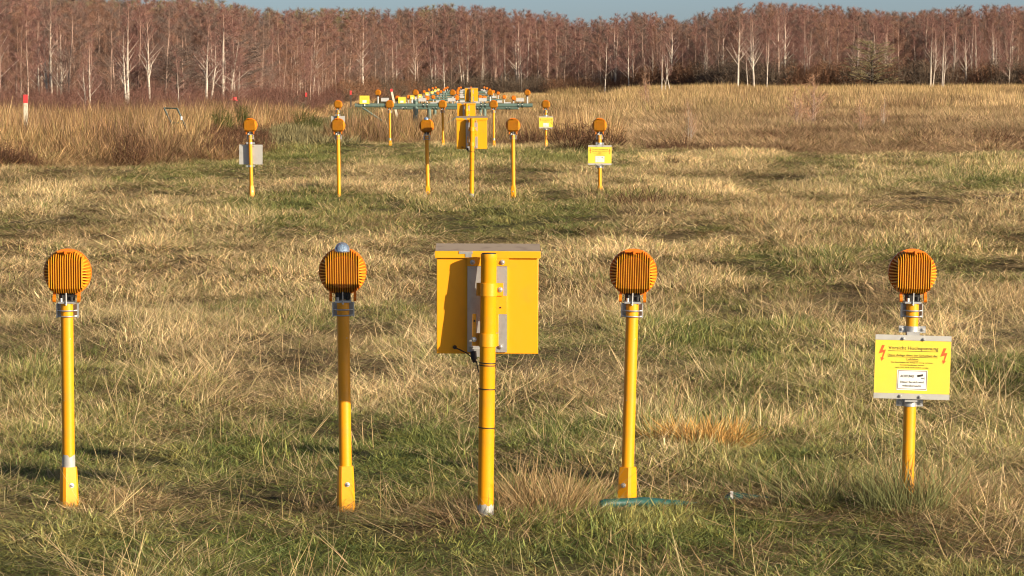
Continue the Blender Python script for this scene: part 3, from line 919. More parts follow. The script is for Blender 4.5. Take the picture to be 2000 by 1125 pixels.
def top_y(px):
    return np.interp(px, [-400, 0, 200, 300, 420, 520, 640, 760, 880, 1000, 1080, 1140, 1190, 1250, 1330, 1400, 1440, 1520, 1640, 1760, 1900, 2000, 2400],
                     [-40, -20, -5, 2, 4, 24, 22, 24, 14, 24, 30, 44, 36, 26, 38, 22, 12, 10, 18, 30, 14, 16, 10])
def edge_d(px):
    return np.interp(px, [-400, 0, 250, 450, 560, 650, 720, 850, 1150, 1260, 1450, 2000, 2400], [122, 124, 128, 140, 175, 230, 285, 330, 335, 325, 302, 296, 290])
def wood():
    # the 270 birches of the front ranks, each a tree of its own
    kinds = ['slim', 'rust', 'grey', 'slim', 'grey', 'multi', 'rust', 'slim', 'fork', 'grey', 'slim', 'rust']
    lab = {'slim': 'slender red-brown birch', 'rust': 'dull-barked rust-brown birch',
           'grey': 'grey-brown bushy birch', 'multi': 'many-stemmed red-brown birch',
           'fork': 'twin-stemmed pale birch', 'white': 'white-stemmed birch with upswept limbs', 'olive': 'olive-tinged bare birch at the back of the left wood'}
    def where(px):
        return 'in the left wood behind the reeds' if px < 420 else 'at the bend of the wood left of the far lights' if px < 740 else 'behind the far lights' if px < 1060 else 'above the short grass strip and low white birch' if px < 1400 else 'in the right-hand wood around the spreading tree' if px < 1780 else 'at the right end of the wood'
    n = 0
    while n < 262:
        px = -60 + 2120 * ((n * .61803) % 1.0) + RGT.uniform(-8, 8)
        d = edge_d(px) + 3 + (34 if px > 650 else 75) * RGT.random() ** (1.3 if px > 650 else 1.0)
        k = RGT.choice(kinds + (['white', 'fork', 'white', 'fork'] if px > 1100 else ['fork']))
        x = (px - 1000) / FPX * d
        top = top_y(px) + (RGT.uniform(-4, 62) if px > 560 else RGT.uniform(-4, 150) * RGT.random())
        h = at(px, top, d).z - gz(x, d)
        put_tree(k, RGT.randrange(9), x, d, h, lab[k] + ' ' + where(px), 'birches crowding the front of the wood', wide=RGT.uniform(1.05, 1.6))
        n += 1
    # the mass behind them
    meshes = []
    for k in ('slim', 'rust', 'grey', 'olive'):
        for (tm, cm) in VAR[k][:4:2] if k != 'olive' else VAR[k]:
            bm = bmesh.new(); bm.from_mesh(tm)
            me = tm.copy(); me.name = 'wood_tree'
            me2 = join_meshes('wood_tree', tm, cm)
            meshes.append(me2); bm.free()
    col = lib('wood', meshes)
    P = []; S = []; I = []; Rr = []
    rng = np.random.RandomState(5)
    for q in range(2500):
        px = -260 + 2520 * rng.rand()
        d = edge_d(px) + (24 + 120 * rng.rand() if px > 650 else 30 + 180 * rng.rand())
        x = (px - 1000) / FPX * d
        z = gz(x, d)
        top = top_y(px) + 46 * rng.rand() ** 1.3 - 7
        h = at(px, top, d).z - z
        if px < 900 and rng.rand() < .45 and d > edge_d(px) + (90 if px < 650 else 60):
            i = 6 + rng.randint(0, 2)
        else:
            i = rng.choice([0, 0, 1, 1, 2, 3, 4, 5, 4, 5])
        P.append((x, d, z - .1)); k = h / 8.0; w_ = k * (1.2 + .6 * rng.rand()); S.append((w_, w_, k)); I.append(i); Rr.append((0, 0, rng.rand() * 6.28))
    scatter('birch_wood', 'dense red-brown bare birch wood massed behind the front trees', col, P, Rr, S, I, np.ones((len(P), 3)))
def join_meshes(name, a, b):
    bm = bmesh.new()
    bm.from_mesh(a)
    na = len(bm.faces)
    bm.from_mesh(b)
    me = bpy.data.meshes.new(name)
    bm.to_mesh(me); bm.free()
    me.materials.append(a.materials[0]); me.materials.append(b.materials[0])
    mi = np.zeros(len(me.polygons), np.int32); mi[na:] = 1
    me.polygons.foreach_set('material_index', mi)
    # bmesh keeps the 'shade' layer of the twigs; trunks do not read it
    return me
wood()

# ------------------------------------------------------------------ thicket at the wood's foot
def thicket():
    brush = [bush(520 + i, 2.2, 2.0, 130, 'thick', .016) for i in range(3)] + [bush(530 + i, 1.5, 2.2, 150, 'brack', .022, .4) for i in range(3)] + [bush(540 + i, 1.6, 2.4, 150, 'brush', .022, .5) for i in range(3)]
    col = lib('brush', brush)
    rng = np.random.RandomState(9)
    P = []; S = []; I = []; Rr = []
    # purple-brown young growth on the left, between the reeds and the wood
    for q in range(1500):
        px = -150 + 870 * rng.rand()
        d0 = np.interp(px, [-150, 0, 300, 480, 600, 720], [100, 100, 104, 112, 124, 150])
        d = d0 + (edge_d(px) + 60 - d0) * rng.rand()
        x = (px - 1000) / FPX * d
        if abs(x - PATH_X(d)) < 2.6: continue
        s = .30 + .45 * rng.rand() * np.interp(d, [100, 160], [.7, 1.3])
        P.append((x, d, gz(x, d) - .05)); S.append((s, s, s * (.6 + .6 * rng.rand()))); I.append(rng.choice([0, 1, 2, 0, 1, 2, 6, 3])); Rr.append((0, 0, rng.rand() * 6.28))
    # rusty bracken and dark brush along the foot of the far wood
    for q in range(1700):
        px = 660 + 1450 * rng.rand()
        d = edge_d(px) - 4 + 34 * rng.rand()
        x = (px - 1000) / FPX * d
        s = (.6 + .75 * rng.rand()) * (1.0 if px < 1240 else 1.45)
        rust = (vnoise(px / 60., 0.5, 130) > .5)
        i = rng.randint(3, 6) if (rust and rng.rand() < .8) else rng.randint(6, 9)
        P.append((x, d, gz(x, d) - .05)); S.append((s, s, s * (.7 + .7 * rng.rand()))); I.append(i); Rr.append((0, 0, rng.rand() * 6.28))
    scatter('thicket', 'low purple-brown and rusty brush along the foot of the wood', col, P, Rr, S, I, np.ones((len(P), 3)))
thicket()

# ------------------------------------------------------------------ single shrubs and saplings of the meadow
def shrubs():
    def shrub(label, px, py, H, W, n, kind, d=None, name='shrub', cat='shrub', seed=0, w=.014, group=None):
        g = ground_at(px, py) if d is None else None
        if g is None:
            p = at(px, py, d); g = Vector((p.x, d, gz(p.x, d)))
        t = thing(name, label, cat, g, (0, 0, seed), group)
        o = bpy.data.objects.new('twigs', bush(600 + seed, H, W, n, kind, w)); C.objects.link(o); o.parent = t
        return t
    sh = 'dark heath bushes in the meadow'
    shrub('dark brown bush right of the small third-row sign', 1122, 292, .78, 1.3, 150, 'heath', seed=1, group=sh)
    shrub('dark brown bush behind the second-row signed lamp', 1172, 292, .62, 1.2, 130, 'heath', seed=2, group=sh)
    shrub('low dark bush between third-row sign and its right-hand neighbour light', 1030, 286, .55, .9, 90, 'heath', seed=3, group=sh)
    shrub('small dark tuft alone on the grass right of the second-row sign', 1308, 322, .22, .42, 60, 'heath', seed=4, w=.008, group=sh)
    shrub('low dark heath bush below the birch saplings on the right', 1582, 262, .55, 1.5, 110, 'heath', seed=5, group=sh)
    shrub('long low dark heath clump in the right meadow', 1810, 286, .50, 2.0, 190, 'heath', seed=6, group=sh)
    shrub('low dark heath clump near the right edge of the meadow', 1925, 285, .50, 2.2, 190, 'heath', seed=7, group=sh)
    shrub('low brown heath clump right of the saplings', 1700, 276, .46, 1.5, 110, 'heath', seed=8, group=sh)
    shrub('green broom bush in the reeds left of the second-row sign back', 430, 305, 1.05, .9, 150, 'broom', d=86, name='broom_bush', seed=9)
    shrub('smaller green broom bush behind the leftmost second-row lamp', 472, 300, 1.15, .6, 90, 'broom', d=96, name='broom_bush', seed=10)
    shrub('dark purple-brown bush inside the reeds at left', 252, 345, .78, .7, 110, 'heath', d=60, seed=11, w=.011)
    shrub('broad olive broom bush beside the track in the thicket', 600, 225, 1.0, 1.5, 130, 'broom', d=125, name='broom_bush', seed=12)
    def sapling(label, px, py, pt, var, wide=1.0):
        g = ground_at(px, py)
        p = at(px, pt, g.y)
        put_tree('young', var, g.x, g.y, p.z - g.z, label, 'birch saplings in the meadow', 4.0, wide, name='birch_sapling')
    sapling('thin white birch sapling with bare fanned twigs in the meadow', 1347, 282, 196, 0, .8)
    sapling('reddish twiggy birch sapling, left stem of the meadow group', 1560, 258, 168, 1, 1.5)
    sapling('reddish birch sapling with white stem, tallest of the meadow group', 1590, 258, 146, 2, 1.4)
    sapling('small birch sapling, third of the meadow group', 1684, 266, 195, 1, 1.3)
    sapling('white-stemmed birch sapling at the right of the meadow group', 1726, 257, 190, 0, .9)
    sapling('bare sapling beside the short grass strip before the wood', 1263, 222, 128, 2, .6)
shrubs()

def heather():
    hb = [bush(560 + i, .55, 1.1, 60, 'heath', .016, .6) for i in range(4)]
    col = lib('heather', hb)
    rng = np.random.RandomState(31)
    P = []; S = []; I = []; Rr = []
    for q in range(9000):
        y = 66 + 190 * rng.rand() ** 1.4
        px = 1180 + 900 * rng.rand() if rng.rand() < .72 else -40 + 560 * rng.rand()
        left = px < 600
        if left: y = 58 + 60 * rng.rand()
        x = (px - 1000) / FPX * y
        e = float(reed_edge(np.array([x]), np.array([y]))[0])
        dens = float(fbm(x / 3.0, y / 9.0, 161, 3))
        if e < .5 or dens < (.69 if left else .575): continue
        s = (.45 + .5 * rng.rand()) * (.8 if left else 1.0)
        P.append((x, y, gz(x, y) - .03)); S.append((s, s, s * (1.5 if left else .8))); I.append(rng.randint(0, 4)); Rr.append((0, 0, rng.rand() * 6.28))
    scatter('heather', 'low dark brown heather mottling the tall grass', col, P, Rr, S, I, np.ones((len(P), 3)))
heather()

def tussocks():
    def tuft(label, px, py, n, rad, h0, h1, w0, w1, lean, curl, kind, seed, flat=.3, bias=0, group='tussocks near the front row'):
        g = ground_at(px, py)
        me = blades_mesh('blades', n, rad, h0, h1, w0, w1, lean, curl, seed, M_TWIG[kind], seg=4, flat=flat, bias=bias)
        t = thing('grass_tussock', label, 'grass tussock', g, (0, 0, 0), group)
        o = bpy.data.objects.new('blades', me); C.objects.link(o); o.parent = t
    tuft('dead brown grass tussock at the foot of the big yellow box post', 1045, 1000, 420, .16, .08, .28, .0022, .0042, .6, .5, 'straw', 700, bias=-.1)
    tuft('second dead brown tussock touching the teal conduit end', 1115, 990, 300, .13, .06, .22, .002, .0035, .6, .6, 'straw', 701)
    tuft('bright orange-straw tussock right of the plain front-row post', 1385, 872, 520, .17, .08, .20, .003, .006, .7, .9, 'orange', 702)
    tuft('orange-straw tussock touching the bright one on its left', 1320, 866, 300, .13, .07, .18, .003, .006, .7, .9, 'orange', 703)
    tuft('long arching green sedge tussock at the foot of the signed front-row post', 1745, 965, 80, .12, .15, .46, .002, .0042, .9, .5, 'sedge', 704)
    tuft('long green sedge tussock left of the signed front-row post', 1590, 985, 80, .12, .15, .50, .002, .0042, .9, .45, 'sedge', 705, bias=-.35)
    tuft('loose green sedge tussock right of the signed front-row post', 1835, 960, 70, .14, .12, .34, .002, .004, 1.0, .5, 'sedge', 706)
    tuft('dark arching tussock right of the second-row signed post', 1255, 402, 160, .30, .15, .36, .006, .010, .9, .9, 'heath', 707, .5)
    tuft('low brown tussock further right of the second-row signed post', 1335, 400, 130, .25, .1, .24, .006, .010, .9, .8, 'heath', 708, .5)
    tuft('flattened brown tussock at the foot of the domed front-row post', 640, 1000, 220, .14, .04, .12, .002, .0035, 1.2, .6, 'straw', 709, .7)
    tuft('flattened brown tussock right of the leftmost front-row post', 235, 985, 220, .16, .04, .11, .002, .0035, 1.3, .6, 'straw', 710, .7)
    tuft('short dense sedge clump hiding the foot of the signed front-row post', 1772, 1000, 420, .17, .10, .25, .002, .0042, .5, .5, 'sedge', 711)
    tuft('dry straw tussock just behind the sedge at the signed front-row post', 1800, 985, 260, .14, .08, .22, .002, .004, .6, .6, 'straw', 712)
tussocks()
# ------------------------------------------------------------------ approach lights
def head_meshes():
    """LED lamp head seen from behind; origin at the head's centre, back towards -y"""
    RO = 0.094
    b = MB()
    b.ring((0, 0, 0), 0.083, RO + .001, 0.034, 0.055, 48)           # rim of the drum
    b.tube([(0, 0.024, 0), (0, 0.040, 0)], [0.086, 0.086], 40)      # floor between the outer fins
    b.tube([(0, -0.028, 0), (0, 0.026, 0)], [0.0635, 0.066], 40)    # raised round back
    b.tube([(0, 0.03, 0), (0, 0.058, 0)], [0.088, 0.080], 40)
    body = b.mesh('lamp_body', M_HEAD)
    f = MB()
    n = 15
    for i in range(n):
        x = -0.0644 + i * 0.0092
        h = math.sqrt(0.0925 ** 2 - x * x)
        hb = min(h, 0.0835)
        ht = h - (0.006 if abs(x) < 0.028 else 0)
        zt, zb = min(0.060, ht - .012), min(0.060, hb - .010)
        poly = [(0.034, ht), (-0.012, ht), (-0.036, ht - .009), (-0.050, zt - .006), (-0.050, -zb), (-0.030, -hb + .006), (-0.010, -hb), (0.034, -hb)]
        f.prism(poly, x - .0013, x + .0013, 'x')
    for s in (-1, 1):
        for j in range(-5, 6):
            zi = j * 0.0108
            zo = j * 0.0130
            xo = math.sqrt(max(0.0925 ** 2 - zo * zo, 0.02 ** 2))
            xi = 0.0665
            if xo < xi + .004: continue
            t = .0024
            vs = []
            for (x, y, z) in ((xi, .034, zi), (xi, -.047, zi), (xo - .009, -.030, (zi + 2 * zo) / 3), (xo, -.010, zo), (xo, .034, zo)):
                vs.append((s * x, y, z - t)); vs.append((s * x, y, z + t))
            fs = [(0, 2, 4, 6, 8), (9, 7, 5, 3, 1)]
            for q in range(5):
                q2 = (q + 1) % 5
                fs.append((2 * q, 2 * q + 1, 2 * q2 + 1, 2 * q2))
            f.add(vs, fs)
        # fins that bend round the corners
        for (x0, z0, x1, z1) in ((.058, .064, .066, .066), (.0645, -.062, .060, -.071)):
            f.add([(s * (x0 - .001), .02, z0), (s * (x0 - .001), -.040, z0), (s * x1, -.004, z1), (s * x1, .02, z1),
                   (s * (x0 + .002), .02, z0 + .001), (s * (x0 + .002), -.040, z0 + .001), (s * (x1 + .003), -.004, z1), (s * (x1 + .003), .02, z1)],
                  [(0, 1, 2, 3), (7, 6, 5, 4), (0, 4, 5, 1), (1, 5, 6, 2), (2, 6, 7, 3), (3, 7, 4, 0)])
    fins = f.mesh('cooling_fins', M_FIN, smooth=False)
    l = MB()
    l.box((0, -.030, .087), (.062, .030, .006)).box((.002, -.047, .083), (.009, .010, .013))
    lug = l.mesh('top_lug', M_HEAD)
    e = MB()
    for s in (-1, 1):
        e.tube([(s * .0425, -.012, -.103), (s * .0540, -.012, -.103)], [.012, .012], 14)
        e.box((s * .0482, -.002, -.092), (.0105, .022, .030))
    ears = [MB(), MB()]
    for s, q in ((-1, ears[0]), (1, ears[1])):
        q.tube([(s * .0425, -.012, -.104), (s * .0540, -.012, -.104)], [.0125, .0125], 14)
        q.box((s * .0482, .0, -.090), (.0105, .022, .030))
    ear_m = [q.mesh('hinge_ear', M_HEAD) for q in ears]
    k = MB()
    k.box((0, .012, -.096), (.060, .030, .030)).tube([(-.020, -.004, -.112), (-.020, -.004, -.088)], [.0085, .0085], 12)
    k.tube([(.019, -.006, -.112), (.019, -.006, -.094)], [.0075, .0075], 12)
    neck = k.mesh('neck', M_BLACK)
    g = MB()
    g.box((0, .002, -.1175), (.064, .052, .007))
    g.tube([(-.020, -.018, -.114), (-.020, -.018, -.100)], [.006, .006], 8)
    plate = g.mesh('mounting_plate', M_GALV)
    p = MB()
    p.tube([(0, -.029, -.078), (0, -.029, -.128)], [.0024, .0024], 8)
    p.tube([(0, -.0265, -.124), (0, -.0305, -.124)], [.0045, .0045], 8)
    pin = p.mesh('pin', M_GALV)
    w = MB()
    w.box((0, .034, -.151), (.087, .006, .056)); w.box((-.041, .02, -.151), (.005, .03, .056)); w.box((.041, .02, -.151), (.005, .03, .056))
    brk = w.mesh('bracket', M_GALV)
    ub = MB()
    path = [(-.038, .03, 0), (-.037, .0, 0)]
    for a in range(180, 361, 18):
        path.append((math.cos(R(a)) * .0295 , -.004 + math.sin(R(a)) * .0275, 0))
    path += [(.037, .0, 0), (.038, .03, 0)]
    ub.tube(path, .0028, 8)
    ubolt = ub.mesh('u_bolt', M_GALV)
    return dict(body=body, fins=fins, lug=lug, ears=ear_m, neck=neck, plate=plate, pin=pin, bracket=brk, ubolt=ubolt)
HM = head_meshes()
def mesh_obj(name, me, parent=None, loc=(0, 0, 0)):
    o = bpy.data.objects.new(name, me)
    C.objects.link(o); o.parent = parent; o.location = loc
    return o

def pole_mesh(top):
    return MB().tube([(0, 0, -.15), (0, 0, top)], [.0248, .0248], 24).mesh('pole', M_YEL)
def sleeve_mesh():
    """square socket flaring towards the ground"""
    b = MB()
    secs = [(-.12, .040), (.02, .0395), (.10, .0375), (.155, .0345)]
    vs = []; fs = []
    n = 8
    for (z, r) in secs:
        c = r * .30
        for (x, y) in ((r, -r + c), (r, r - c), (r - c, r), (-r + c, r), (-r, r - c), (-r, -r + c), (-r + c, -r), (r - c, -r)):
            vs.append((x * .82, y * .82, z))
    for i in range(len(secs) - 1):
        for k in range(n):
            k2 = (k + 1) % n
            fs.append((i * n + k, i * n + k2, (i + 1) * n + k2, (i + 1) * n + k))
    fs.append(tuple((len(secs) - 1) * n + k for k in range(n)))
    b.add(vs, fs)
    return b.mesh('base_sleeve', M_YEL, angle=20)
def bolt_mesh(r=.0065, name='bolt'):
    b = MB()
    b.tube([(0, .002, 0), (0, -.003, 0)], [r * 1.5, r * 1.5], 12)
    b.tube([(0, -.003, 0), (0, -.0075, 0), (0, -.009, 0)], [r, r, r * .6], 6)
    return b.mesh(name, M_GALV)
BOLT = bolt_mesh()
SLEEVE = sleeve_mesh()
POLE = pole_mesh(HEAD_Z - .122)
dome_b = MB()
prof = [(math.cos(R(a)) * .030, math.sin(R(a)) * .032) for a in range(0, 91, 9)]
dome_b.tube([(0, -.004, .080)] + [(0, -.004, .086 + z) for (r, z) in prof], [.031] + [max(r, .001) for (r, z) in prof], 24, caps=True)
DOME = dome_b.mesh('sensor_dome', M_GLASS, angle=60)
db = MB(); db.tube([(0, -.004, .083), (0, -.004, .098)], [.017, .012], 12).tube([(0, -.004, .098), (0, -.004, .103)], [.004, .004], 8)
DOMEIN = db.mesh('sensor_core', M_WHITE)

def make_light(name, label, loc, lean, group, sleeve_rot=None, dome=False, primer=False, yaw=0.0, full=True):
    t = thing(name, label, 'approach light', loc, (lean[1], lean[0], 0), group)
    mesh_obj('pole', POLE, t)
    if sleeve_rot is not None:
        s = mesh_obj('base_sleeve', SLEEVE, t); s.rotation_euler = (0, 0, sleeve_rot)
        q = mesh_obj('bolt', BOLT, s, (.002, -.0318, .083))
    if primer:
        mb = MB()
        n = 24; vs = []; fs = []
        rng = random.Random(4)
        for (i, z) in ((0, .15), (1, .195)):
            for k in range(n):
                a = 2 * math.pi * k / n
                zz = z + (rng.uniform(-.004, .012) if i else 0)
                vs.append((math.cos(a) * .0262, math.sin(a) * .0262, zz))
        for k in range(n):
            fs.append((k, (k + 1) % n, n + (k + 1) % n, n + k))
        mb.add(vs, fs)
        mb.build('bare_patch', M_PRIMER, t)['label'] = 'bare grey zinc ring worn through the paint above the sleeve'
    hz = HEAD_Z
    for nm, key in (('bracket', 'bracket'), ('mounting_plate', 'plate'), ('neck', 'neck')):
        mesh_obj(nm, HM[key], t, (0, 0, hz))
    for dz in (-.150, -.1725):
        mesh_obj('u_bolt', HM['ubolt'], t, (0, 0, hz + dz))
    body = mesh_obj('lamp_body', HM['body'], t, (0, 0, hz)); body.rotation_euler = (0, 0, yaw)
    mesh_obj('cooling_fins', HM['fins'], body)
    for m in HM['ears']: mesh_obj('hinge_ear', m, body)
    mesh_obj('pin', HM['pin'], body)
    if dome:
        d = mesh_obj('sensor_dome', DOME, body); d['label'] = 'clear round dome on top of the lamp'
        mesh_obj('sensor_core', DOMEIN, d)
    else:
        mesh_obj('top_lug', HM['lug'], body)
    return t

ROWS = {1: [(130, 533), (669, 531), (1237, 533), (1784, 533)],
        2: [(488, 245), (660, 245), (833, 246), (1002, 245), (1171, 245)],
        3: [(660, 204), (761, 204), (864, 204), (964, 204), (1066, 204)]}
LEAN = {1: [(-.003, 0), (-.012, 0), (.027, 0), (.020, 0)], 2: [(-.02, 0), (-.012, 0), (-.018, 0), (-.006, 0), (-.008, 0)], 3: [(0, 0), (-.01, 0), (-.02, 0), (-.01, 0), (-.01, 0)]}
LAB = {1: ['round amber finned light in front row, leftmost, on post with bare grey ring',
           'front-row amber light with clear dome on top, post half in shadow',
           'front-row amber light without sign or dome, just right of the big yellow box',
           'front-row amber light carrying the large readable yellow warning sign'],
       2: ['second-row amber light with grey sign back on its post',
           'second-row amber light, plain post, between grey-backed sign and domed light',
           'second-row amber light with dome on top and shaded post left of the yellow box',
           'second-row amber light on plain post just right of the yellow box',
           'second-row amber light carrying the yellow warning sign at the right end'],
       3: ['third-row amber light peeking above a nearer lamp, pale sign back behind it',
           'third-row amber light on slim post in front of the green pipe left half',
           'third-row amber light on slim post just left of the stacked yellow boxes',
           'third-row amber light on slim post just right of the stacked yellow boxes',
           'third-row amber light with small yellow sign, right of the green pipe end']}
GRP = {1: 'approach lights in the front row', 2: 'approach lights in the second row', 3: 'approach lights in the third row'}
SLV = {1: [R(24), R(12), R(-32), R(10)], 2: [R(30), None, R(0), R(-10), R(12)], 3: [R(10), R(0), R(0), R(0), R(14)]}
SLV[1][3] = None
light_pos = {}
def place_lights():
    for r in (1, 2, 3):
        for i, (px, py) in enumerate(ROWS[r]):
            p = at(px, py, ROW_Y[r])
            lx, ly = LEAN[r][i]
            base = Vector((p.x - math.sin(lx) * HEAD_Z, p.y, p.z - HEAD_Z))
            yaw = math.atan2(-p.x, p.y) * 0.15 + [.0, .03, -.03, .02, 0][i]
            make_light('approach_light', LAB[r][i], base, (lx, ly), GRP[r], SLV[r][i], dome=(r == 1 and i == 1) or (r == 2 and i == 2),
                       primer=(r == 1 and i == 0) or (r == 3 and i in (1, 3)), yaw=yaw)
            light_pos[(r, i)] = base
place_lights()

# ------------------------------------------------------------------ yellow equipment cabinets, each on its own post
def make_cabinet(label, post_xyz, front=True):
    """origin at the foot of the post; u() turns pixels of the enlarged photograph into metres"""
    t = thing('equipment_cabinet', label, 'cabinet', post_xyz, (0, R(0.8), 0), 'yellow cabinets along the light rows')
    ZT = 1.002                                     # top of post
    MB().tube([(0, 0, -.2), (0, 0, ZT - .022), (0, 0, ZT - .020), (0, 0, ZT)], [.0300, .0300, .0312, .0312], 28).build('post', M_YEL, t)
    MB().tube([(0, 0, ZT - .004), (0, 0, ZT + .003)], [.029, .026], 20).build('post_cap', M_BLACK, t)
    yb = .098                                      # rear panel plane of the box
    zb, zt = .612, 1.004
    x0, x1 = -.198, .190
    tilt = R(5.5)
    box = MB()
    dep = .125
    box.box(((x0 + x1) / 2, yb + dep / 2, (zb + zt) / 2), (x1 - x0, dep, zt - zb), None)
    bo = box.build('box', M_BOX, t, bevel=.003)
    tl = Matrix.Translation((0, yb, .81)) @ Matrix.Rotation(tilt, 4, 'X') @ Matrix.Rotation(R(-.6), 4, 'Y') @ Matrix.Translation((0, -yb, -.81))
    bo.matrix_local = tl
    # lid: sloping weathered top with a folded lip
    lid = MB()
    a0, a1 = x0 - .004, x1 + .006
    lid.prism([(yb - .010, zt + .004), (yb - .008, zt + .0065), (yb + dep + .012, zt + .014), (yb + dep + .012, zt + .004)], a0, a1, 'x', 0)
    lo = lid.build('lid', M_LIDTOP, bo, smooth=False)
    lo.data.materials.append(M_BOX)
    lip = MB()
    lip.box(((a0 + a1) / 2, yb - .0115, zt - .007), (a1 - a0 + .004, .004, .027))
    lip.build('lid_lip', M_BOX, lo, bevel=.0012)
    MB().box((-.086, yb - .0145, zt + .001), (.052, .0025, .010)).box((-.076, yb - .0147, zt - .007), (.024, .0025, .020)).build('worn_patch', M_GALV, lo)
    # folded yellow tab behind the post top
    MB().box((-.001, yb - .009, zt - .034), (.159, .006, .034)).build('top_tab', M_BOX, bo)
    # grey carrier plate
    MB().box((-.0045, yb - .005, (zb + zt) / 2 - .012), (.151, .008, zt - zb - .04)).build('carrier_plate', M_GALV, bo)
    def bolt(x, z, y=None):
        mesh_obj('bolt', BOLT, bo, (x, (yb - .011) if y is None else y, z))
    bolt(-.061, zt - .036, yb - .012); bolt(.053, zt - .036, yb - .012); bolt(.047, zb + .030, yb - .010); bolt(-.066, zb + .030, yb - .010)
    # clamps round the post
    def clamp(z0, z1, xl, xr):
        c = MB()
        c.tube([(0, 0, z0), (0, 0, z1)], [.0335, .0335], 28)
        c.box(((xr + .030) / 2, .018, (z0 + z1) / 2), (xr - .030, .005, z1 - z0 - .001))
        c.box(((xl - .030) / 2, .018, (z0 + z1) / 2), (-.030 - xl, .005, z1 - z0 - .001))
        return c.build('clamp', M_YEL, t, bevel=.001)
    c1 = clamp(ZT - .161, ZT - .111, -.046, .056)
    c2 = clamp(ZT - .352, ZT - .302, -.046, .041)
    MB().box((.022, .026, ZT - .195), (.098, .005, .070)).build('bracket_strip', M_YEL, t, bevel=.001)
    MB().box((.006, .028, ZT - .265), (.068, .005, .072)).build('bracket_strip', M_YEL, t, bevel=.001)
    h = MB(); h.box((-.052, .012, ZT - .290), (.014, .005, .122))
    h.build('bracket_strip', M_YEL, t, bevel=.001)
    mesh_obj('bolt', BOLT, c1, (.045, .014, ZT - .136)); mesh_obj('bolt', BOLT, c2, (-.052, .008, ZT - .326))
    MB().tube([(.046, .0225, ZT - .205), (.046, .0215, ZT - .205)], [.0035, .0035], 10).build('hole', M_BLACK, t)
    MB().tube([(-.052, .0095, ZT - .256), (-.052, .0085, ZT - .256)], [.004, .004], 10).build('hole', M_BLACK, t)
    # cable gland and cable below the box
    MB().tube([(-.055, .085, zb + .012), (-.052, .080, zb - .018)], [.012, .012], 12).tube([(-.052, .08, zb - .016), (-.050, .078, zb - .030)], [.009, .007], 12).build('cable_gland', M_BLACK, t)
    MB().box((-.048, yb - .012, zb + .006), (.034, .010, .030), (0, 0, 0)).build('gland_bracket', M_GALV, bo)
    MB().tube([(-.128, yb - .004, zb + .026), (-.128, yb - .013, zb + .026)], [.008, .006], 10).tube([(-.128, yb - .008, zb + .026), (-.085, yb - .020, zb + .008), (-.045, .052, zb - .02), (-.036, .030, zb - .06)], .0022, 6).build('earth_wire', M_BLACK, bo)
    for z, d in ((.588, .0), (.579, .001), (.489, 0), (.342, 0)):
        r = MB(); r.ring((0, 0, 0), .0295, .0322, -.0018, .0018, 24)
        o = r.build('cable_tie', M_BLACK, t); o.rotation_euler = (R(90), R(2), 0); o.location = (0, 0, z)
        MB().box((.030, -.006, .0), (.008, .006, .005)).build('tie_lock', M_BLACK, o)
    if front:
        n = 24; vs = []; fs = []; rng = random.Random(8)
        for (i, z) in ((0, .008), (1, .045)):
            for k in range(n):
                a = 2 * math.pi * k / n
                vs.append((math.cos(a) * .0312, math.sin(a) * .0312, z + (rng.uniform(-.004, .010) if i else rng.uniform(-.004, .004))))
        for k in range(n): fs.append((k, (k + 1) % n, n + (k + 1) % n, n + k))
        MB().add(vs, fs).build('bare_patch', M_PRIMER, t)['label'] = 'whitish bare ring at the foot of the post'
    return t

def place_cabinets():
    p = at(948, 1010, 12.89)
    c = make_cabinet('large yellow cabinet on post in the front row, its back towards the viewer', (p.x, 12.89, p.z))
    out = [c]
    for (px, py, d, lab) in ((921, 227, 43.3, 'yellow cabinet on ringed post in the second row, below two more box tops'),
                             (910.5, 200, 73.3, 'yellow cabinet of the third row, half hidden behind the nearer cabinet'),
                             (920.5, 171, 102.2, 'smallest yellow cabinet, rising above the others before the wood')):
        q = at(px, py, d)
        base = (q.x, d, q.z - 1.03)
        out.append(dup(c, base, (0, R(.4), 0), lab))
        # its post reaches the ground however deep that lies here
        g = gz(q.x, d)
        if g < base[2] - .1:
            for ch in out[-1].children:
                if ch.name.split('.')[0] == 'post':
                    ch.data = MB().tube([(0, 0, g - base[2] - .2), (0, 0, 1.002)], [.03, .03], 20).mesh('post', M_YEL)
    return out
place_cabinets()

# ------------------------------------------------------------------ warning signs
def text_mesh(name, body, size, mat, bold=0.0, width=None, depth=.0004, spacing=1.0):
    cu = bpy.data.curves.new(name, 'FONT')
    cu.body = body; cu.size = size; cu.align_x = 'CENTER'; cu.align_y = 'BOTTOM_BASELINE'
    cu.offset = bold; cu.extrude = depth; cu.space_character = spacing; cu.resolution_u = 3
    o = bpy.data.objects.new(name, cu)
    C.objects.link(o)
    dg = bpy.context.evaluated_depsgraph_get()
    me = bpy.data.meshes.new_from_object(o.evaluated_get(dg))
    C.objects.unlink(o)
    bpy.data.objects.remove(o)
    me.name = name
    me.materials.clear(); me.materials.append(mat)
    if width:
        xs = [v.co.x for v in me.vertices]
        k = width / (max(xs) - min(xs)); cx = (max(xs) + min(xs)) / 2
        for v in me.vertices: v.co.x = (v.co.x - cx) * k
    return me

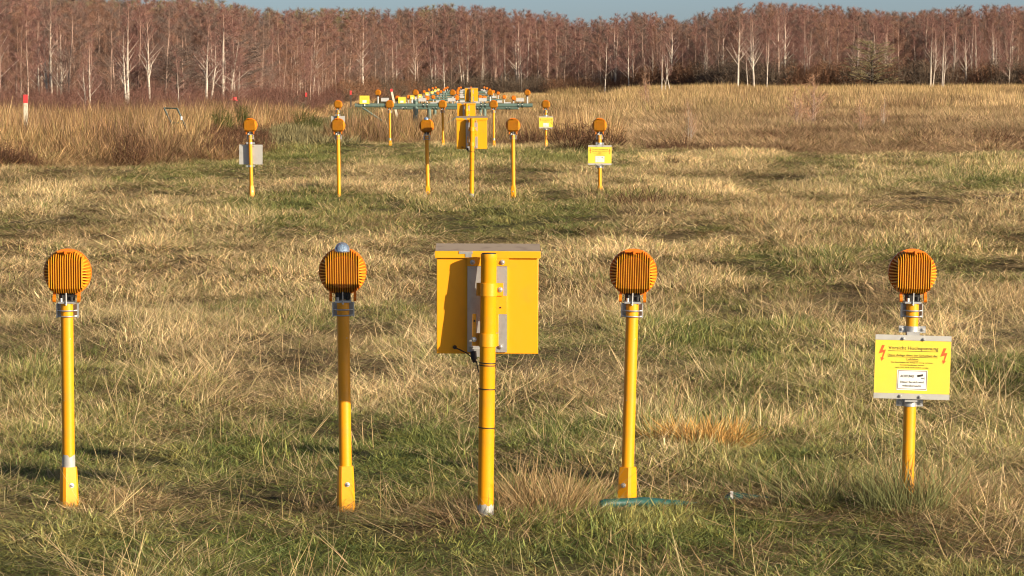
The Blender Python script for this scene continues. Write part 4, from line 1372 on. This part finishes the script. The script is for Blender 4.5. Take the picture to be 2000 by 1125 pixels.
def sign_parts():
    K = 1 / 3405.0
    def X(zx): return (zx - 570) * K
    def Z(zy): return -(zy - 530) * K
    P = {}
    P['panel'] = MB().box((0, 0, 0), (.301, .003, .254)).mesh('panel', M_ALU, smooth=False)
    P['sheet'] = MB().box((0, -.0022, .0005), (.3005, .0012, .211)).mesh('yellow_sheet', M_SIGNY, smooth=False)
    P['rails'] = [MB().box((0, -.0030, z), (.3015, .003, .0205)).box((0, .010, z), (.10, .018, .018)).mesh('rail', M_ALU, smooth=False) for z in (.1168, -.1168)]
    c = MB()
    n = 20; vs = []; fs = []
    for k in range(n + 1):
        a = R(180 + 180 * k / n)
        for (r, z) in ((.0255, -.013), (.0295, -.013), (.0295, .013), (.0255, .013)):
            vs.append((math.cos(a) * r, math.sin(a) * r, z))
    for k in range(n):
        for q in range(4):
            q2 = (q + 1) % 4
            fs.append((k * 4 + q, k * 4 + q2, (k + 1) * 4 + q2, (k + 1) * 4 + q))
    c.add(vs, fs)
    for s in (-1, 1): c.box((s * .040, -.003, 0), (.026, .005, .026))
    for s in (-1, 1): c.box((s * .040, .004, 0), (.026, .005, .026))
    c.tube([(0, 0, -.0125), (0, 0, .0125)], [.0262, .0262], 20)
    P['clamp'] = c.mesh('clamp', M_GALV)
    P['bolt'] = bolt_mesh(.0048)
    ink = []
    def line(nm, body, x0, x1, base, size, bold, mat=M_INK):
        me = text_mesh(nm, body, size * K / .72, mat, bold, (x1 - x0) * K)
        ink.append((nm, me, (X((x0 + x1) / 2), Z(base))))
    line('lettering', 'Vorsicht Hochspannung', 237, 912, 294, 46, .00008)
    line('lettering', 'Diese Anlage dient der Sicherheit der', 232, 908, 384, 29, .00003)
    line('lettering', 'Luftfahrt', 487, 648, 436, 28, .00003)
    line('lettering', 'Das Beschädigen der Anlage ist streng verboten.', 283, 845, 475, 17, .0)
    line('lettering', 'Zuwiderhandlungen werden', 400, 728, 509, 17, .0)
    line('lettering', 'nach § 315 StGB strafrechtlich verfolgt.', 337, 790, 543, 17, .0)
    P['ink'] = ink
    u = []
    for (x0, x1, y) in ((235, 910, 314), (232, 906, 395), (487, 646, 447)):
        u.append(MB().box((X((x0 + x1) / 2), 0, Z(y)), ((x1 - x0) * K, .0008, 6 * K)).mesh('underline', M_INK, smooth=False))
    P['under'] = u
    def bolt_shape(ox, oy):
        pts = [(150, 240), (186, 240), (160, 306), (203, 300), (168, 412), (184, 416), (147, 456), (134, 404), (152, 408), (168, 338), (107, 356)]
        return MB().prism([(X(px + ox), Z(py + oy)) for (px, py) in pts], -.0004, .0004, 'y').mesh('lightning_arrow', M_RED, smooth=False)
    P['flash'] = [bolt_shape(0, 0), bolt_shape(834, 22)]
    P['label'] = MB().box((X(570), -.0032, Z(706)), (410 * K, .0012, 274 * K)).mesh('white_label', M_SIGNW, smooth=False)
    fr = MB()
    x0, x1, z0, z1, w = X(380), X(765), Z(826), Z(580), 7 * K
    fr.box(((x0 + x1) / 2, 0, z1), (x1 - x0, .0008, w)).box(((x0 + x1) / 2, 0, z0), (x1 - x0, .0008, w)).box((x0, 0, (z0 + z1) / 2), (w, .0008, z1 - z0 - w)).box((x1, 0, (z0 + z1) / 2), (w, .0008, z1 - z0 - w))
    P['frame'] = fr.mesh('label_border', M_INKB, smooth=False)
    P['li'] = []
    for (body, a, b, base, size, bold) in (('ACHTUNG!', 410, 595, 668, 34, .0002), ('Dieser Bereich wird', 412, 727, 744, 28, .0001), ('videoüberwacht', 442, 695, 794, 28, .0001)):
        P['li'].append((text_mesh('lettering', body, size * K / .72, M_INK, bold, (b - a) * K), (X((a + b) / 2), Z(base))))
    ic = MB()
    ic.prism([(X(x), Z(y)) for (x, y) in ((636, 636), (712, 620), (720, 648), (642, 664))], -.0004, .0004, 'y')
    ic.prism([(X(x), Z(y)) for (x, y) in ((690, 676), (700, 668), (708, 676), (730, 673), (730, 662), (736, 662), (736, 697), (730, 697), (730, 680), (700, 686))], -.0004, .0004, 'y')
    P['icon'] = ic.mesh('camera_symbol', M_INK, smooth=False)
    return P
SP = sign_parts()
def make_sign(label, loc, roll, facing=True, group='warning signs'):
    """origin on the axis of the light post; the panel sits before it (or behind it, back turned)"""
    t = thing('warning_sign', label, 'sign', loc, (0, roll, 0 if facing else math.pi), group)
    yp = -.052
    pn = mesh_obj('panel', SP['panel'], t, (0, yp, 0))
    for m in SP['rails']:
        mesh_obj('rail', m, pn)
    for z in (.147, -.147): 
        c = mesh_obj('clamp', SP['clamp'], t, (0, 0, z))
        for s in (-1, 1): mesh_obj('bolt', SP['bolt'], c, (s * .042, -.006, 0))
        MB().box((0, -.036, z * .88), (.05, .022, .02)).build('spacer', M_GALV, t)
    for (x, z) in ((-.040, .1135), (.041, .112), (-.045, -.116), (.033, -.118)):
        mesh_obj('bolt', SP['bolt'], pn, (x, -.0045, z))
    sh = mesh_obj('yellow_sheet', SP['sheet'], pn)
    if facing:
        y = -.0032
        for nm, me, (x, z) in SP['ink']:
            o = mesh_obj(nm, me, sh, (x, y, z)); o.rotation_euler = (R(90), 0, 0)
        for me in SP['under']: mesh_obj('underline', me, sh, (0, y, 0))
        for me in SP['flash']: mesh_obj('lightning_arrow', me, sh, (0, y, 0))
        lb = mesh_obj('white_label', SP['label'], pn)
        mesh_obj('label_border', SP['frame'], lb, (0, -.0042, 0))
        for me, (x, z) in SP['li']:
            o = mesh_obj('lettering', me, lb, (x, -.0042, z)); o.rotation_euler = (R(90), 0, 0)
        mesh_obj('camera_symbol', SP['icon'], lb, (0, -.0042, 0))
    return t
def place_signs():
    for (r, i, px, py, roll, fac, lab) in (
            (1, 3, 1781, 717, R(1.6), True, 'large yellow warning sign with readable German lettering on the front-row post'),
            (2, 4, 1171, 303, R(.4), True, 'yellow warning sign on the right-end post of the second row'),
            (3, 4, 1066, 239, R(.0), True, 'small yellow warning sign on the right-end post of the third row'),
            (2, 0, 488, 302, R(-.3), False, 'plain grey back of a sign on the left-end second-row post'),
            (3, 0, 659, 238, R(0), False, 'pale sign back mostly hidden behind a second-row lamp')):
        p = at(px, py, ROW_Y[r] - (.05 if fac else 0))
        q = light_pos[(r, i)]
        x = q.x + math.sin(LEAN[r][i][0]) * (p.z - q.z)
        make_sign(lab, (x, ROW_Y[r], p.z), roll, fac)
place_signs()

# ------------------------------------------------------------------ far rows: lights on green pipe frames
FR_D = {4: 103.9, 5: 133.4, 6: 163.4, 7: 193.4, 8: 223.4, 9: 253.4, 10: 283.4, 11: 313.4}
FR_Y = {4: 181, 5: 191.5, 6: 189.5, 7: 182, 8: 179, 9: 175.5, 10: 172.5, 11: 171}
FR_X = {4: [738, 811.5, 884, 957.5, 1030], 5: [776, 834, 892, 946, 1003], 6: [798, 846, 893, 938, 985], 7: [813, 855, 894, 931, 973],
        8: [828, 861, 894, 926, 964], 9: [838, 867, 895, 922, 957], 10: [845, 870, 896, 920, 951], 11: [851, 874, 900, 920, 946]}
stem_m = MB().tube([(0, 0, -.40), (0, 0, -.118)], [.026, .026], 12).mesh('stem', M_BOXGREY)
far_body = MB()
far_body.ring((0, 0, 0), .080, .096, .012, .055, 24).tube([(0, -.036, 0), (0, .03, 0)], [.064, .082], 24)
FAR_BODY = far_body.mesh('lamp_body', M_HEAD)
FAR_NECK = MB().box((0, .005, -.102), (.06, .05, .034)).mesh('neck', M_BLACK)
EARP = {'a': HM['ears'][0], 'b': HM['ears'][1]}
BOXM = MB().box((0, 0, 0), (.235, .12, .100)).mesh('junction_box', M_BOXGREY)
BOXLID = MB().box((0, -.001, .053), (.243, .13, .010)).mesh('box_lid', M_BOXGREY)
FOOT = MB().tube([(-.06, 0, -.05), (-.06, 0, -.11)], [.012, .012], 8).tube([(.06, 0, -.05), (.06, 0, -.11)], [.012, .012], 8).mesh('foot', M_BLACK)
clamp_m = MB(); clamp_m.ring((0, 0, 0), .060, .074, -.018, .018, 20); 
CLAMP = clamp_m.mesh('pipe_clamp', M_DKGREEN)
CBOLT = MB().tube([(0, -.070, .02), (0, -.084, .02)], [.018, .014], 8).mesh('bolt', M_WHITE)
ORD = ['left end', 'second from left', 'middle', 'second from right', 'right end']
RNAME = {4: 'nearest', 5: 'second', 6: 'third'}
def far_rows():
    for r in range(4, 12):
        d = FR_D[r]
        hz = [at(x, FR_Y[r], d).z for x in FR_X[r]][0]
        pz = hz - .385
        xa = at(FR_X[r][0], 180, d).x; xb = at(FR_X[r][4], 180, d).x
        e0, e1 = (.70, .16) if r == 4 else (.22, .19)
        lab = {4: 'nearest long green pipe on a stout post with slanting braces', 5: 'second green pipe, seen just under the nearest one'}.get(r, 'thin green pipe of the far rows seen edge-on before the wood')
        t = thing('pipe_frame', lab, 'pipe frame', ((xa + xb) / 2, d, pz), (0, 0, 0), 'green pipe frames carrying the far lights')
        if r > 5: t['label'] = {6: 'third green pipe counted from the nearest, behind yellow signs', 7: 'fourth green pipe counted from the nearest, small before the wood'}.get(r, lab)
        h = (xb - xa) / 2
        MB().tube([(-h - e0, 0, 0), (h + e1, 0, 0)], [.062, .062], 18).build('beam', M_GREEN, t)
        if r == 5: MB().tube([(h + e1, 0, 0), (h + e1 + .02, 0, 0)], [.064, .064], 18).build('end_cap', M_WHITE, t)
        cols = [at(812, 200, d).x - (xa + xb) / 2, at(916, 200, d).x - (xa + xb) / 2] if r == 4 else [-h * .45, h * .5]
        for cx in cols:
            g = gz(cx + (xa + xb) / 2, d) - pz
            col = MB().tube([(cx, .02, g - .3), (cx, .02, .13)], [.078, .078], 18).build('column', M_GREEN, t)
            MB().tube([(cx, .02, .125), (cx, .02, .150)], [.088, .088], 18).build('cap', M_GREEN, col)
            if r == 4:
                for zz in (-.32, -.50): MB().tube([(cx + .02, -.06, zz), (cx + .02, -.075, zz)], [.022, .018], 8).build('bolt', M_WHITE, col)
        if r == 4:
            cx = cols[0]
            gb = gz(cx + (xa + xb) / 2, d) - pz + .05
            for (bx) in (-h - e0 + .22, cx + 1.70):
                MB().tube([(bx, .0, -.06), (cx, .0, min(gb, -1.0))], [.026, .026], 8).build('brace', M_GREEN, t)
        if r <= 6:
            for i in range(5):
                bx = at(FR_X[r][i] + (19 if i < 3 else -14) * (103.9 / d), 180, d).x - (xa + xb) / 2
                for s in (-.06, .06):
                    o = mesh_obj('pipe_clamp', CLAMP, t, (bx + s, 0, 0)); o.rotation_euler = (0, 0, R(90))
                    mesh_obj('bolt', CBOLT, o).rotation_euler = (0, 0, R(-90))
        for i, px in enumerate(FR_X[r]):
            p = at(px, FR_Y[r], d)
            if r in RNAME: lb = 'amber light on short white stem, %s on the %s green pipe' % (ORD[i], RNAME[r])
            else: lb = 'tiny amber light in the crowded far rows beyond the third green pipe'
            li = thing('approach_light', lb, 'approach light', (p.x, d, hz), (0, 0, random.Random(r * 9 + i).uniform(-.1, .1)), 'approach lights on the green pipes' if r in RNAME else 'far lights before the wood')
            mesh_obj('stem', stem_m, li); b = mesh_obj('lamp_body', FAR_BODY, li)
            mesh_obj('neck', FAR_NECK, li)
            if r == 4: mesh_obj('cooling_fins', HM['fins'], b)
            # white box beside each light
            bx = px + (16 if i < 3 else -14) * (103.9 / d)
            if r == 4: bx = [752, 825, 882, 943, 1016][i]
            bp = at(bx, FR_Y[r], d)
            if r in RNAME: bl = 'flat white junction box beside the %s light of the %s green pipe' % (ORD[i], RNAME[r])
            else: bl = 'tiny white junction box on the far green pipes beyond the third'
            if r > 6 and i % 2: continue
            q = thing('junction_box', bl, 'junction box', (bp.x, d - .01, pz + .17), (0, 0, 0), 'white boxes on the green pipes')
            mesh_obj('case', BOXM, q); mesh_obj('box_lid', BOXLID, q); mesh_obj('foot', FOOT, q)
        # sign at the left end of each row
        sx = {4: 712, 5: 785, 6: 805.5, 7: 820, 8: 834, 9: 844, 10: 850, 11: 856}[r]
        sz = {4: 195, 5: 196, 6: 190, 7: 187.5, 8: 183, 9: 180.5, 10: 177, 11: 175}[r]
        p = at(sx, sz, d - .09)
        s = thing('warning_sign', {4: 'yellow sign on the left end of the nearest green pipe', 5: 'small yellow sign just above the nearest green pipe, left part',
                                   6: 'small yellow sign beside an amber lamp on the third green pipe'}.get(r, 'tiny bright yellow sign in the crowded far rows'), 'sign', (p.x, p.y, p.z), (0, 0, 0), 'yellow signs on the green pipes')
        s.scale = (1, 1, 1) if r < 6 else (.72, 1, .72)
        pn = mesh_obj('panel', SP['panel'], s); sh = mesh_obj('yellow_sheet', MB().box((0, -.003, 0), (.3015, .002, .2545)).mesh('yellow_sheet', M_SIGNY, smooth=False), pn)
        MB().tube([(0, .02, .1), (0, .02, pz - p.z - .02)], [.02, .02], 8).build('stem', M_GALV, s)
        mesh_obj('white_label', SP['label'], pn, (0, -.002, 0))
        if r == 4:
            for me in SP['under']: mesh_obj('underline', me, sh, (0, -.0045, 0))
far_rows()

# ------------------------------------------------------------------ things lying and standing in the grass
def conduit():
    a = ground_at(1166, 1000); b = ground_at(1262, 998); c = ground_at(1400, 986); d = ground_at(1530, 978)
    P = [Vector((a.x - .02, a.y + .02, a.z - .01)), Vector((a.x + .03, a.y + .04, a.z + .024)), Vector((b.x, b.y + .1, b.z + .022)), Vector((c.x, c.y + .12, c.z - .035)), Vector((c.x * .75 + d.x * .25, c.y + .13, c.z + .016)), Vector((d.x, d.y + .1, d.z - .025)), Vector((d.x + .25, d.y + .1, d.z - .04))]
    t = thing('conduit_pipe', 'teal plastic conduit lying in the grass near the front-row posts', 'conduit', P[0])
    MB().tube([p - P[0] for p in P], .020, 16).build('pipe', M_PIPE, t)
    w = P[4] - P[0]
    MB().tube([w - Vector((.006, 0, 0)), w + Vector((.006, 0, 0))], .0207, 16).build('white_mark', M_WHITE, t)
conduit()

def marker_post(label, px, ybase, ytop, d, w, red, lean=0.0, hid=1.0, group='red and white marker stakes', shaft=None):
    p = at(px, ytop, d); q = at(px, ybase, d)
    hgt = p.z - q.z
    gr = gz(p.x, d)
    base = Vector((p.x - math.sin(lean) * (p.z - gr), d, gr - .1))
    H = p.z - base.z
    t = thing('marker_stake', label, 'marker stake', base, (0, lean, 0), group)
    rr = red
    MB().prism([(-w / 2, -w / 2), (w / 2, -w / 2), (w / 2, w / 2), (-w / 2, w / 2)], 0, H - rr, 'z').build('shaft', shaft or M_POSTW, t, smooth=False)
    MB().prism([(-w / 2 - .002, -w / 2 - .002), (w / 2 + .002, -w / 2 - .002), (w / 2 + .002, w / 2 + .002), (-w / 2 - .002, w / 2 + .002)], H - rr, H, 'z').build('red_top', M_POSTR, t, smooth=False)
    return t
marker_post('red-topped white marker post standing in the reeds at far left', 50, 245, 185, 78, .085, .19)
marker_post('leaning red-tipped white stake between two amber lamps of the green pipe', 765, 195, 172, 150, .09, .13, lean=R(-12))
marker_post('small red-topped stake in the brown thicket, left of the green pipe', 685, 190, 177, 205, .10, .24, shaft=M_BARKOAK)
marker_post('small red-topped stake in the thicket left of the third-row lamp', 598, 195, 181, 190, .10, .24, shaft=M_BARKOAK)

def ribbon():
    p = at(458, 193, 120)
    g = gz(p.x, 120)
    t = thing('red_ribbon', 'red plastic ribbon tied round a young birch stem', 'ribbon', p)
    b = MB()
    b.ring((0, 0, 0), .03, .075, -.06, .06, 10); 
    b.box((-.10, -.02, -.03), (.12, .02, .14), (0, .5, .2)); b.box((.05, -.05, .05), (.10, .02, .10), (0, -.4, 0))
    b.build('loop', M_POSTR, t).rotation_euler = (R(90), 0, 0)
ribbon()

def green_frame():
    d = 77
    a0, a1 = at(320, 210, d), at(334, 240, d)
    b0, b1 = at(346, 211, d), at(359, 240, d)
    t = thing('tube_frame', 'bent dark green tube frame sticking out of the reeds', 'frame', (a1.x, d, a1.z))
    L = lambda v: v - Vector((a1.x, d, a1.z))
    ext = lambda p, q: q + (q - p) * .5
    MB().tube([L(a0), L(ext(a0, a1))], .020, 8).build('upright', M_DKGREEN, t)
    MB().tube([L(b0), L(ext(b0, b1))], .020, 8).build('upright', M_DKGREEN, t)
    MB().tube([L(a0 * .97 + a1 * .03), L(b0 * .97 + b1 * .03)], .016, 8).build('crossbar', M_DKGREEN, t)
    MB().tube([L(a1), L(b1)], .014, 8).build('crossbar', M_DKGREEN, t)
    w = L(b0 * .35 + b1 * .65)
    MB().tube([w - Vector((0, .05, .05)), w + Vector((0, -.05, .03))], .025, 8).build('clip', M_WHITE, t)
green_frame()
